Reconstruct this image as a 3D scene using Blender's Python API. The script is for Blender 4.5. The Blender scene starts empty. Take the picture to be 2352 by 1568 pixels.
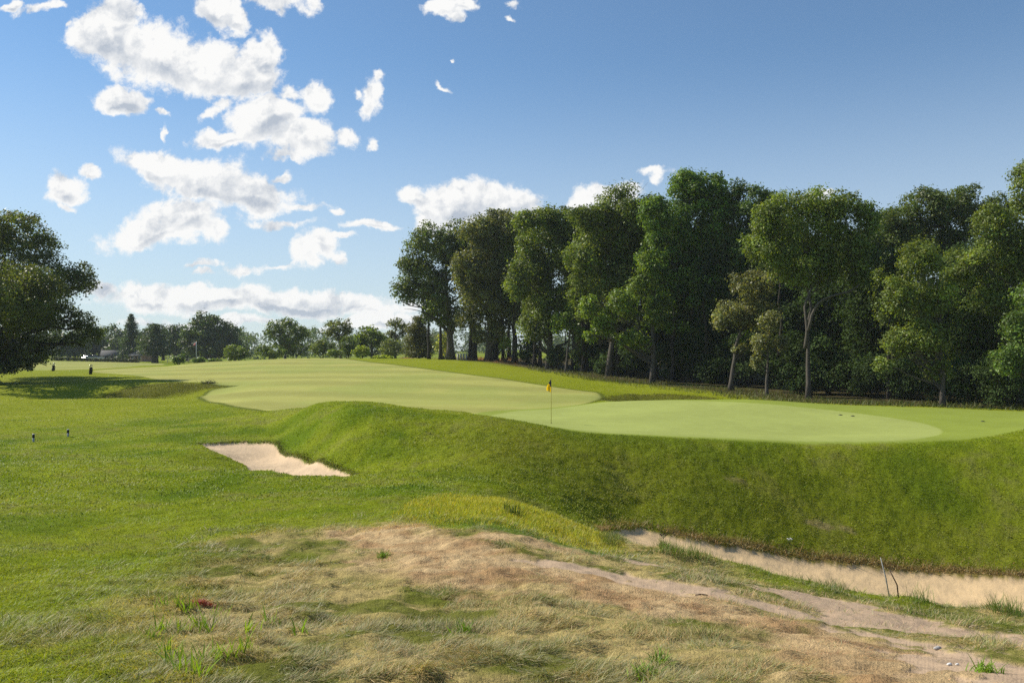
import bpy, math, random
import numpy as np
from mathutils import Vector

# ------------------------------------------------------------------ camera, sky, sun, exposure
scene = bpy.context.scene
EYE = 1.7                      # eye height above the ground under the camera
FOC = 1800.0                   # focal length in photo pixels (photo seen 2352 px wide)
PX, PY = 1176.0, 796.0         # straight-ahead column, horizon row

cam_data = bpy.data.cameras.new("camera")
cam = bpy.data.objects.new("camera", cam_data)
scene.collection.objects.link(cam)
cam_data.sensor_width = 36.0
cam_data.lens = FOC / 2352.0 * 36.0
cam_data.clip_start = 0.05
cam_data.clip_end = 8000.0
cam.location = (0, 0, EYE)
cam.rotation_euler = (math.radians(90.0) + math.atan((PY - 784.0) / FOC), 0, 0)
scene.camera = cam

SUN_EL = math.radians(40.0)
SUN_AZ = math.radians(-66.0)   # measured from +Y (view direction) towards +X
SKY_STRENGTH = 0.080
CLOUD_W = 9.2
SUN_STRENGTH = 5.0
EXPOSURE = 0.40

scene.view_settings.view_transform = 'Standard'
scene.view_settings.look = 'None'
scene.view_settings.exposure = EXPOSURE
scene.view_settings.gamma = 1.0
scene.render.engine = 'CYCLES'
cy = scene.cycles
cy.max_bounces = 6
cy.diffuse_bounces = 3
cy.glossy_bounces = 2
cy.transmission_bounces = 3
cy.transparent_max_bounces = 4
cy.volume_bounces = 1
cy.use_denoising = False
cy.denoiser = 'OPENIMAGEDENOISE'
cy.denoising_input_passes = 'RGB_ALBEDO_NORMAL'
cy.denoising_prefilter = 'ACCURATE'
cy.caustics_reflective = False
cy.caustics_refractive = False
cy.sample_clamp_indirect = 6.0


class NT:
    """Small helper to write node graphs as expressions."""
    def __init__(self, tree):
        self.t = tree
        self.n = tree.nodes
        self.l = tree.links

    def put(self, sock, v):
        if isinstance(v, bpy.types.NodeSocket):
            self.l.new(v, sock)
        elif v is not None:
            sock.default_value = v

    def math(self, op, a, b=None, c=None, clamp=False):
        n = self.n.new('ShaderNodeMath')
        n.operation = op
        n.use_clamp = clamp
        self.put(n.inputs[0], a)
        self.put(n.inputs[1], b)
        self.put(n.inputs[2], c)
        return n.outputs[0]

    def vmath(self, op, a, b=None, scale=None):
        n = self.n.new('ShaderNodeVectorMath')
        n.operation = op
        self.put(n.inputs[0], a)
        if b is not None:
            self.put(n.inputs[1], b)
        if scale is not None:
            self.put(n.inputs['Scale'], scale)
        return n.outputs['Value'] if op in ('LENGTH', 'DOT_PRODUCT') else n.outputs[0]

    def noise(self, vec, scale, detail=4, rough=0.55, dist=0.0, dim='3D', color=False):
        n = self.n.new('ShaderNodeTexNoise')
        n.noise_dimensions = dim
        self.put(n.inputs['Vector'], vec)
        n.inputs['Scale'].default_value = scale
        n.inputs['Detail'].default_value = detail
        n.inputs['Roughness'].default_value = rough
        n.inputs['Distortion'].default_value = dist
        return n.outputs['Color'] if color else n.outputs[0]

    def ramp(self, v, a, b, lo=0.0, hi=1.0, smooth=True):
        n = self.n.new('ShaderNodeMapRange')
        n.interpolation_type = 'SMOOTHSTEP' if smooth else 'LINEAR'
        self.put(n.inputs[0], v)
        self.put(n.inputs[1], a)
        self.put(n.inputs[2], b)
        self.put(n.inputs[3], lo)
        self.put(n.inputs[4], hi)
        return n.outputs[0]

    def mix(self, f, a, b, blend='MIX'):
        n = self.n.new('ShaderNodeMix')
        n.data_type = 'RGBA'
        n.blend_type = blend
        self.put(n.inputs[0], f)
        for s, v in ((n.inputs[6], a), (n.inputs[7], b)):
            if isinstance(v, tuple) and len(v) == 3:
                v = v + (1.0,)
            self.put(s, v)
        return n.outputs[2]


# clouds: centre x, y, half width, half height in photo pixels, tilt in degrees (turned into sky directions)
CLOUDS = [
    (235, 75, 80, 60, 20), (270, 35, 75, 45, 0), (340, 105, 130, 68, -18), (450, 140, 130, 60, -18), (560, 168, 90, 52, -12),
    (605, 95, 26, 34, 10), (590, 130, 50, 40, 0),
    (505, 18, 48, 40, -40), (540, 45, 34, 26, -30), (640, 6, 80, 28, 0), (715, 5, 36, 18, 0),
    (265, 226, 60, 26, -5), (376, 251, 24, 11, -20), (500, 248, 46, 15, 35), (528, 226, 24, 16, 0), (378, 300, 9, 26, 0),
    (615, 265, 95, 48, 8), (715, 225, 42, 34, 0), (700, 315, 72, 38, 5), (662, 215, 34, 30, 0), (790, 302, 32, 28, 10), (505, 313, 88, 22, 6),
    (655, 355, 42, 12, 0), (855, 215, 30, 52, -18), (820, 215, 13, 18, 0), (868, 170, 14, 22, 0), (848, 320, 16, 24, -15), 
    (145, 440, 52, 40, 8), (205, 395, 30, 20, -15), (150, 482, 40, 14, -8),
    (360, 372, 85, 36, -15), (455, 410, 120, 52, -12), (560, 440, 130, 40, -8), (690, 465, 95, 16, -5), (430, 490, 95, 50, 0),
    (350, 525, 105, 34, 12), (305, 545, 80, 12, 2), (645, 402, 30, 16, 25), (785, 480, 20, 9, 0), (495, 520, 30, 34, 0),
    (655, 512, 96, 13, 0), (870, 520, 84, 13, -4),
    (700, 570, 34, 44, 5), (745, 560, 34, 30, -20), (640, 606, 105, 15, 8), (560, 615, 45, 12, 0), (772, 602, 20, 20, 30), (785, 547, 40, 9, 0),
    (455, 608, 55, 10, 6), (470, 622, 38, 9, 0),
    (450, 680, 240, 30, 0), (660, 690, 240, 26, 0), (340, 688, 100, 20, 0), (820, 705, 130, 22, 0), (240, 665, 45, 20, 0), (870, 735, 120, 20, 0), (560, 740, 300, 14, 0),
    (1045, 8, 75, 20, 0), (1042, 30, 24, 22, 0), (1185, 15, 26, 16, 0), (1175, 45, 18, 9, 0),
    (1015, 190, 28, 9, -35), (1043, 135, 8, 7, 0),
    (1060, 470, 110, 46, 0), (945, 445, 44, 22, -10), (1160, 470, 95, 36, -6), (995, 510, 48, 46, 0), (1050, 430, 26, 20, 0),
    (1390, 445, 85, 26, 8), (1330, 466, 50, 14, 0), (1500, 388, 46, 13, -8), (1500, 400, 18, 16, 0), (1895, 430, 34, 9, 0),
    (100, 20, 60, 12, 10), (20, 18, 24, 10, 0), (160, 58, 14, 16, 0),
]

world = bpy.data.worlds.new("World")
scene.world = world
world.use_nodes = True
world.cycles.sampling_method = 'MANUAL'
world.cycles.sample_map_resolution = 512
W = NT(world.node_tree)
for n in list(W.n):
    W.n.remove(n)
w_out = W.n.new('ShaderNodeOutputWorld')
w_bg = W.n.new('ShaderNodeBackground')
w_bg.inputs['Strength'].default_value = SKY_STRENGTH
W.l.new(w_bg.outputs[0], w_out.inputs[0])
sky = W.n.new('ShaderNodeTexSky')
sky.sky_type = 'NISHITA'
sky.sun_disc = False
sky.sun_elevation = SUN_EL
sky.sun_rotation = SUN_AZ
sky.altitude = 50.0
sky.air_density = 1.0
sky.dust_density = 0.05
sky.ozone_density = 2.2
geo = W.n.new('ShaderNodeTexCoord')
sep = W.n.new('ShaderNodeSeparateXYZ')
W.l.new(geo.outputs['Generated'], sep.inputs[0])
dx, dy, dz = sep.outputs
ydiv = W.math('MAXIMUM', dy, 0.12)
u = W.math('DIVIDE', dx, ydiv)
v = W.math('DIVIDE', dz, ydiv)
front = W.ramp(dy, 0.25, 0.45)
comb = W.n.new('ShaderNodeCombineXYZ')
W.put(comb.inputs[0], u)
W.put(comb.inputs[1], v)
uv = comb.outputs[0]
wn = W.noise(uv, 11.0, 5, 0.6, color=True)
wn = W.vmath('SUBTRACT', wn, (0.5, 0.5, 0.5))
wn2 = W.vmath('SUBTRACT', W.noise(uv, 48.0, 4, 0.6, color=True), (0.5, 0.5, 0.5))
uvw = W.vmath('ADD', W.vmath('ADD', uv, W.vmath('SCALE', wn, scale=0.055)), W.vmath('SCALE', wn2, scale=0.012))
acc = accs = None
base_uv = uvw
for ci, (cx_, cy_, a_, b_, r_) in enumerate(CLOUDS):
    if ci and ci % 6 == 0:      # chained in short runs, so that the shader never holds all of them at once
        ch = W.n.new('ShaderNodeVectorMath')
        ch.operation = 'MULTIPLY_ADD'
        W.put(ch.inputs[0], W.math('ADD', acc, accs))
        ch.inputs[1].default_value = (1e-7, 1e-7, 0)
        W.put(ch.inputs[2], uvw)
        base_uv = ch.outputs[0]
    m = W.n.new('ShaderNodeMapping')
    m.vector_type = 'TEXTURE'
    W.l.new(base_uv, m.inputs['Vector'])
    m.inputs['Location'].default_value = ((cx_ - PX) / FOC, (PY - cy_) / FOC, 0)
    m.inputs['Rotation'].default_value = (0, 0, math.radians(r_))
    m.inputs['Scale'].default_value = (a_ / FOC * 1.2, b_ / FOC * 1.2, 1)
    pk = min(1.0, max(0.55, min(a_, b_ * 1.6) / 42.0))
    d = W.math('MULTIPLY_ADD', W.vmath('LENGTH', m.outputs[0]), -1.0 * pk ** 0.5, pk)
    if acc is None:
        acc = d
    else:
        s_ = W.n.new('ShaderNodeMath')
        s_.operation = 'SMOOTH_MAX'
        W.put(s_.inputs[0], acc)
        W.put(s_.inputs[1], d)
        s_.inputs[2].default_value = 0.14
        acc = s_.outputs[0]
    # the same field a little towards the sun: where it is the larger one, the cloud lies above and shades this side
    hs = W.vmath('ADD', m.outputs[0], (-0.16, 0.42, 0.0))
    d2_ = W.math('MULTIPLY_ADD', W.vmath('LENGTH', hs), -1.0 * pk ** 0.5, pk)
    if accs is None:
        accs = d2_
    else:
        s_ = W.n.new('ShaderNodeMath')
        s_.operation = 'SMOOTH_MAX'
        W.put(s_.inputs[0], accs)
        W.put(s_.inputs[1], d2_)
        s_.inputs[2].default_value = 0.14
        accs = s_.outputs[0]
uvs = W.vmath('ADD', uv, W.vmath('SCALE', wn, scale=0.035))
fine = W.noise(uvs, 13.0, 12, 0.66)
lit_from = W.vmath('ADD', uvs, (-0.010, 0.016, 0.0))
fine_lit = W.noise(lit_from, 13.0, 6, 0.6)
big = W.noise(uv, 8.0, 3, 0.5)
dens = W.math('MULTIPLY_ADD', W.math('SUBTRACT', fine, 0.5), 2.5, acc)
alpha = W.ramp(dens, -0.07, 0.33)
alpha = W.math('MULTIPLY', alpha, front)
# thick middles of the clouds pass less light than their thin rims; billows facing the sun are whiter
relief = W.math('MULTIPLY', W.math('SUBTRACT', fine, fine_lit), 5.0)
core = W.ramp(W.math('MULTIPLY_ADD', W.math('SUBTRACT', big, 0.55), 3.0, W.math('MULTIPLY_ADD', W.math('SUBTRACT', fine, 0.5), 1.0, acc)), 0.30, 1.1)
under = W.ramp(W.math('ADD', W.math('SUBTRACT', accs, acc), W.math('MULTIPLY', W.math('SUBTRACT', fine, 0.5), 1.1)), -0.12, 0.34)
shade = W.math('SUBTRACT', W.math('MULTIPLY_ADD', core, 0.45, W.math('MULTIPLY', W.math('MULTIPLY', under, 0.85), W.ramp(dens, 0.1, 0.7))), relief, clamp=True)
cloud_col = W.mix(shade, (CLOUD_W * 1.0, CLOUD_W * 1.0, CLOUD_W * 0.99), (CLOUD_W * 0.50, CLOUD_W * 0.56, CLOUD_W * 0.65))
# thin veil close to the horizon
veil = W.ramp(dz, 0.0, 0.36, 0.72, 0.045)
sky_t = W.mix(1.0, sky.outputs[0], (0.84, 1.06, 1.17), 'MULTIPLY')
hz = 0.74 * CLOUD_W
sky_c = W.mix(veil, sky_t, (hz * 0.88, hz * 0.985, hz * 1.11))
W.l.new(W.mix(alpha, sky_c, cloud_col), w_bg.inputs['Color'])

sun_data = bpy.data.lights.new("sun", 'SUN')
sun_data.energy = SUN_STRENGTH
sun_data.angle = math.radians(0.53)
sun_data.color = (1.0, 0.93, 0.80)
sun = bpy.data.objects.new("sun", sun_data)
scene.collection.objects.link(sun)
sun_dir = Vector((math.sin(SUN_AZ) * math.cos(SUN_EL), math.cos(SUN_AZ) * math.cos(SUN_EL), math.sin(SUN_EL)))
sun.location = sun_dir * 200
sun.rotation_euler = sun_dir.to_track_quat('Z', 'Y').to_euler()

rng = np.random.default_rng(7)
random.seed(7)
COL = scene.collection

# ------------------------------------------------------------------ noise and mesh helpers
_perm = np.random.default_rng(3).permutation(256)
_perm = np.concatenate([_perm, _perm, _perm])
_val = np.random.default_rng(4).random(256)


def vnoise(x, y, s=0):
    x = x + 37.3 * s
    y = y + 91.7 * s
    xi = np.floor(x).astype(np.int64)
    yi = np.floor(y).astype(np.int64)
    fx, fy = x - xi, y - yi
    fx = fx * fx * (3 - 2 * fx)
    fy = fy * fy * (3 - 2 * fy)
    xa, xb, ya, yb = xi & 255, (xi + 1) & 255, yi & 255, (yi + 1) & 255
    h = lambda a, b: _val[_perm[_perm[a] + b]]
    return (h(xa, ya) * (1 - fx) + h(xb, ya) * fx) * (1 - fy) + (h(xa, yb) * (1 - fx) + h(xb, yb) * fx) * fy


def fbm(x, y, s=0, o=4):
    r, a, t = 0.0, 0.5, 0.0
    for k in range(o):
        r = r + a * vnoise(x * 2.03 ** k, y * 2.03 ** k, s + k * 1.7)
        t += a
        a *= 0.5
    return r / t


def sstep(a, b, x):
    t = np.clip((x - a) / (b - a), 0, 1)
    return t * t * (3 - 2 * t)


def mix3(a, b, f):
    return a + (b - a) * f[..., None]


def mesh_from(name, verts, face_groups, colors=None, smooth=False, mat=None, extra=None):
    me = bpy.data.meshes.new(name)
    verts = np.ascontiguousarray(verts, dtype=np.float32)
    me.vertices.add(len(verts))
    me.vertices.foreach_set('co', verts.ravel())
    groups = [np.asarray(f, dtype=np.int32) for f in face_groups if len(f)]
    nl = sum(f.size for f in groups)
    nf = sum(len(f) for f in groups)
    me.loops.add(nl)
    me.polygons.add(nf)
    me.loops.foreach_set('vertex_index', np.concatenate([f.ravel() for f in groups]))
    starts, s = [], 0
    for f in groups:
        starts.append(s + np.arange(len(f), dtype=np.int32) * f.shape[1])
        s += f.size
    me.polygons.foreach_set('loop_start', np.concatenate(starts).astype(np.int32))
    if smooth:
        me.polygons.foreach_set('use_smooth', np.ones(nf, dtype=bool))
    if colors is not None:
        ca = me.attributes.new('Col', 'FLOAT_COLOR', 'POINT')
        c4 = np.ones((len(verts), 4), dtype=np.float32)
        c4[:, :3] = colors
        ca.data.foreach_set('color', c4.ravel())
    for k, arr in (extra or {}).items():
        at = me.attributes.new(k, 'FLOAT', 'POINT')
        at.data.foreach_set('value', np.ascontiguousarray(arr, dtype=np.float32))
    me.update(calc_edges=True)
    if mat:
        me.materials.append(mat)
    return me


def add(name, me, parent=None, loc=None):
    o = bpy.data.objects.new(name, me)
    COL.objects.link(o)
    if loc is not None:
        o.location = loc
    if parent is not None:
        o.parent = parent
    return o


def tag(o, label=None, cat=None, group=None, kind=None):
    for k, val in (('label', label), ('category', cat), ('group', group), ('kind', kind)):
        if val:
            o[k] = val
    return o


def thing(name, loc, label, cat, group=None, rz=0.0):
    o = bpy.data.objects.new(name, None)
    COL.objects.link(o)
    o.location = loc
    o.rotation_euler = (0, 0, rz)
    o.empty_display_size = 0.2
    return tag(o, label, cat, group)


class Geo:
    """Collects tubes, lathes, boxes and sheets into one mesh."""
    def __init__(self):
        self.v, self.f3, self.f4, self.n = [], [], [], 0

    def put(self, v, q=None, t=None):
        v = np.asarray(v, dtype=float)
        if q is not None and len(q):
            self.f4.append(np.asarray(q, dtype=np.int32) + self.n)
        if t is not None and len(t):
            self.f3.append(np.asarray(t, dtype=np.int32) + self.n)
        self.v.append(v)
        self.n += len(v)

    def tube(self, pts, rad, k=8, caps=True):
        pts = np.asarray(pts, dtype=float)
        n = len(pts)
        rad = np.broadcast_to(np.asarray(rad, dtype=float), (n,))
        tg = np.gradient(pts, axis=0)
        tg /= np.linalg.norm(tg, axis=1)[:, None] + 1e-9
        ref = np.array([0.31, 0.95, 0.05])
        if abs(tg[:, 1]).max() > 0.93:
            ref = np.array([0.95, 0.2, 0.25])
        a = np.cross(tg, ref)
        a /= np.linalg.norm(a, axis=1)[:, None] + 1e-9
        b = np.cross(tg, a)
        th = np.arange(k) / k * 2 * math.pi
        ring = a[:, None, :] * np.cos(th)[None, :, None] + b[:, None, :] * np.sin(th)[None, :, None]
        v = (pts[:, None, :] + ring * rad[:, None, None]).reshape(-1, 3)
        i, j = np.meshgrid(np.arange(n - 1), np.arange(k), indexing='ij')
        j2 = (j + 1) % k
        q = np.stack([i * k + j, i * k + j2, (i + 1) * k + j2, (i + 1) * k + j], -1).reshape(-1, 4)
        t = []
        if caps:
            v = np.vstack([v, pts[0], pts[-1]])
            c0, c1 = n * k, n * k + 1
            for m in range(k):
                t.append((c0, (m + 1) % k, m))
                t.append((c1, (n - 1) * k + m, (n - 1) * k + (m + 1) % k))
        self.put(v, q, t)

    def box(self, c, s, rz=0.0):
        c, s = np.asarray(c, float), np.asarray(s, float) / 2
        base = np.array([(-1, -1, -1), (1, -1, -1), (1, 1, -1), (-1, 1, -1), (-1, -1, 1), (1, -1, 1), (1, 1, 1), (-1, 1, 1)], float) * s
        if rz:
            cs, sn = math.cos(rz), math.sin(rz)
            base[:, :2] = np.stack([base[:, 0] * cs - base[:, 1] * sn, base[:, 0] * sn + base[:, 1] * cs], 1)
        self.put(base + c, [(3, 2, 1, 0), (4, 5, 6, 7), (0, 1, 5, 4), (1, 2, 6, 5), (2, 3, 7, 6), (3, 0, 4, 7)])

    def mesh(self, name, mat, smooth=True, col=None):
        fs = []
        if self.f4:
            fs.append(np.vstack(self.f4))
        if self.f3:
            fs.append(np.vstack(self.f3))
        v = np.vstack(self.v)
        return mesh_from(name, v, fs, None if col is None else np.broadcast_to(np.array(col), (len(v), 3)), smooth, mat)


# ------------------------------------------------------------------ materials
def new_mat(name):
    m = bpy.data.materials.new(name)
    m.use_nodes = True
    t = NT(m.node_tree)
    for n in list(t.n):
        t.n.remove(n)
    out = t.n.new('ShaderNodeOutputMaterial')
    return m, t, out


def principled(t, color, rough=0.6, spec=0.4, normal=None, metallic=0.0):
    b = t.n.new('ShaderNodeBsdfPrincipled')
    if isinstance(color, tuple):
        color = (color + (1.0,))[:4]
    t.put(b.inputs['Base Color'], color)
    t.put(b.inputs['Roughness'], rough)
    b.inputs['Specular IOR Level'].default_value = spec
    b.inputs['Metallic'].default_value = metallic
    if normal is not None:
        t.l.new(normal, b.inputs['Normal'])
    return b


def plain(name, color, rough=0.6, spec=0.4, var=0.15, scale=9.0, metallic=0.0, bump=0.0):
    m, t, out = new_mat(name)
    tc = t.n.new('ShaderNodeTexCoord').outputs['Object']
    nz = t.noise(tc, scale, 5, 0.6)
    c = t.mix(nz, tuple(x * (1 - var) for x in color), tuple(min(1, x * (1 + var)) for x in color))
    nrm = None
    if bump:
        bp = t.n.new('ShaderNodeBump')
        bp.inputs['Strength'].default_value = bump
        bp.inputs['Distance'].default_value = 0.02
        t.l.new(t.noise(tc, scale * 4, 6, 0.6), bp.inputs['Height'])
        nrm = bp.outputs[0]
    t.l.new(principled(t, c, rough, spec, nrm, metallic).outputs[0], out.inputs[0])
    return m


def leafy(name, rough=0.42, spec=0.45, trans=0.3, tint=(1.25, 1.25, 0.5)):
    m, t, out = new_mat(name)
    at = t.n.new('ShaderNodeAttribute')
    at.attribute_name = 'Col'
    b = principled(t, at.outputs['Color'], rough, spec)
    tr = t.n.new('ShaderNodeBsdfTranslucent')
    t.l.new(t.mix(1.0, at.outputs['Color'], tint, 'MULTIPLY'), tr.inputs['Color'])
    mx = t.n.new('ShaderNodeMixShader')
    mx.inputs[0].default_value = trans
    t.l.new(b.outputs[0], mx.inputs[1])
    t.l.new(tr.outputs[0], mx.inputs[2])
    t.l.new(mx.outputs[0], out.inputs[0])
    return m


def bark(name, a, b):
    m, t, out = new_mat(name)
    tc = t.n.new('ShaderNodeTexCoord').outputs['Object']
    mp = t.n.new('ShaderNodeMapping')
    mp.inputs['Scale'].default_value = (6, 6, 1.2)
    t.l.new(tc, mp.inputs[0])
    nz = t.noise(mp.outputs[0], 2.5, 6, 0.65)
    bp = t.n.new('ShaderNodeBump')
    bp.inputs['Strength'].default_value = 0.8
    bp.inputs['Distance'].default_value = 0.06
    t.l.new(nz, bp.inputs['Height'])
    t.l.new(principled(t, t.mix(nz, a, b), 0.85, 0.2, bp.outputs[0]).outputs[0], out.inputs[0])
    return m


def turf_material():
    m, t, out = new_mat("turf")
    at = t.n.new('ShaderNodeAttribute')
    at.attribute_name = 'Col'
    gr = t.n.new('ShaderNodeAttribute')
    gr.attribute_name = 'grit'          # how coarse the surface is: 0 putting turf, 1 rough turf
    pos = t.n.new('ShaderNodeNewGeometry').outputs['Position']
    n1 = t.noise(pos, 9.0, 6, 0.7)
    n2 = t.noise(pos, 1.3, 4, 0.6)
    n3 = t.noise(pos, 60.0, 3, 0.6)
    f = t.math('ADD', t.math('MULTIPLY', t.math('SUBTRACT', n1, 0.5), t.math('MULTIPLY_ADD', gr.outputs['Fac'], 1.1, 0.15)), 1.0)
    f = t.math('ADD', f, t.math('MULTIPLY', t.math('SUBTRACT', n2, 0.5), 0.22))
    f = t.math('ADD', f, t.math('MULTIPLY', t.math('SUBTRACT', n3, 0.5), 0.35))
    c = t.mix(1.0, at.outputs['Color'], f, 'MULTIPLY')
    bp = t.n.new('ShaderNodeBump')
    t.l.new(t.math('MULTIPLY_ADD', gr.outputs['Fac'], 0.85, 0.08), bp.inputs['Strength'])
    bp.inputs['Distance'].default_value = 0.07
    t.l.new(t.math('ADD', t.noise(pos, 7.0, 8, 0.72), t.math('MULTIPLY', n3, 0.3)), bp.inputs['Height'])
    t.l.new(principled(t, c, 0.9, 0.03, bp.outputs[0]).outputs[0], out.inputs[0])
    return m


def sand_material():
    m, t, out = new_mat("bunker_sand")
    at = t.n.new('ShaderNodeAttribute')
    at.attribute_name = 'Col'
    pos = t.n.new('ShaderNodeNewGeometry').outputs['Position']
    f = t.math('ADD', t.math('MULTIPLY', t.math('SUBTRACT', t.noise(pos, 30.0, 6, 0.75), 0.5), 0.35), 1.0)
    f = t.math('ADD', f, t.math('MULTIPLY', t.math('SUBTRACT', t.noise(pos, 2.2, 4, 0.6), 0.5), 0.25))
    bp = t.n.new('ShaderNodeBump')
    bp.inputs['Strength'].default_value = 0.55
    bp.inputs['Distance'].default_value = 0.04
    t.l.new(t.noise(pos, 11.0, 7, 0.68), bp.inputs['Height'])
    t.l.new(principled(t, t.mix(1.0, at.outputs['Color'], f, 'MULTIPLY'), 0.9, 0.1, bp.outputs[0]).outputs[0], out.inputs[0])
    return m


M_TURF = turf_material()
M_SAND = sand_material()
M_GRASS = leafy("grass_blades", 0.55, 0.22, 0.36, (1.25, 1.2, 0.45))
M_STRAW = leafy("dry_grass_blades", 0.50, 0.28, 0.28, (1.15, 1.05, 0.65))
M_LEAF = leafy("tree_leaves", 0.50, 0.40, 0.42, (1.4, 1.3, 0.4))
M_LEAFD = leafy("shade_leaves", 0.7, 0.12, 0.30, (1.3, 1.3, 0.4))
M_BARK = bark("bark_grey", (0.045, 0.038, 0.03), (0.13, 0.115, 0.095))
M_BARKD = bark("bark_dark", (0.02, 0.016, 0.013), (0.06, 0.05, 0.042))
M_BARKL = bark("bark_pale", (0.10, 0.095, 0.085), (0.27, 0.26, 0.24))


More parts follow.
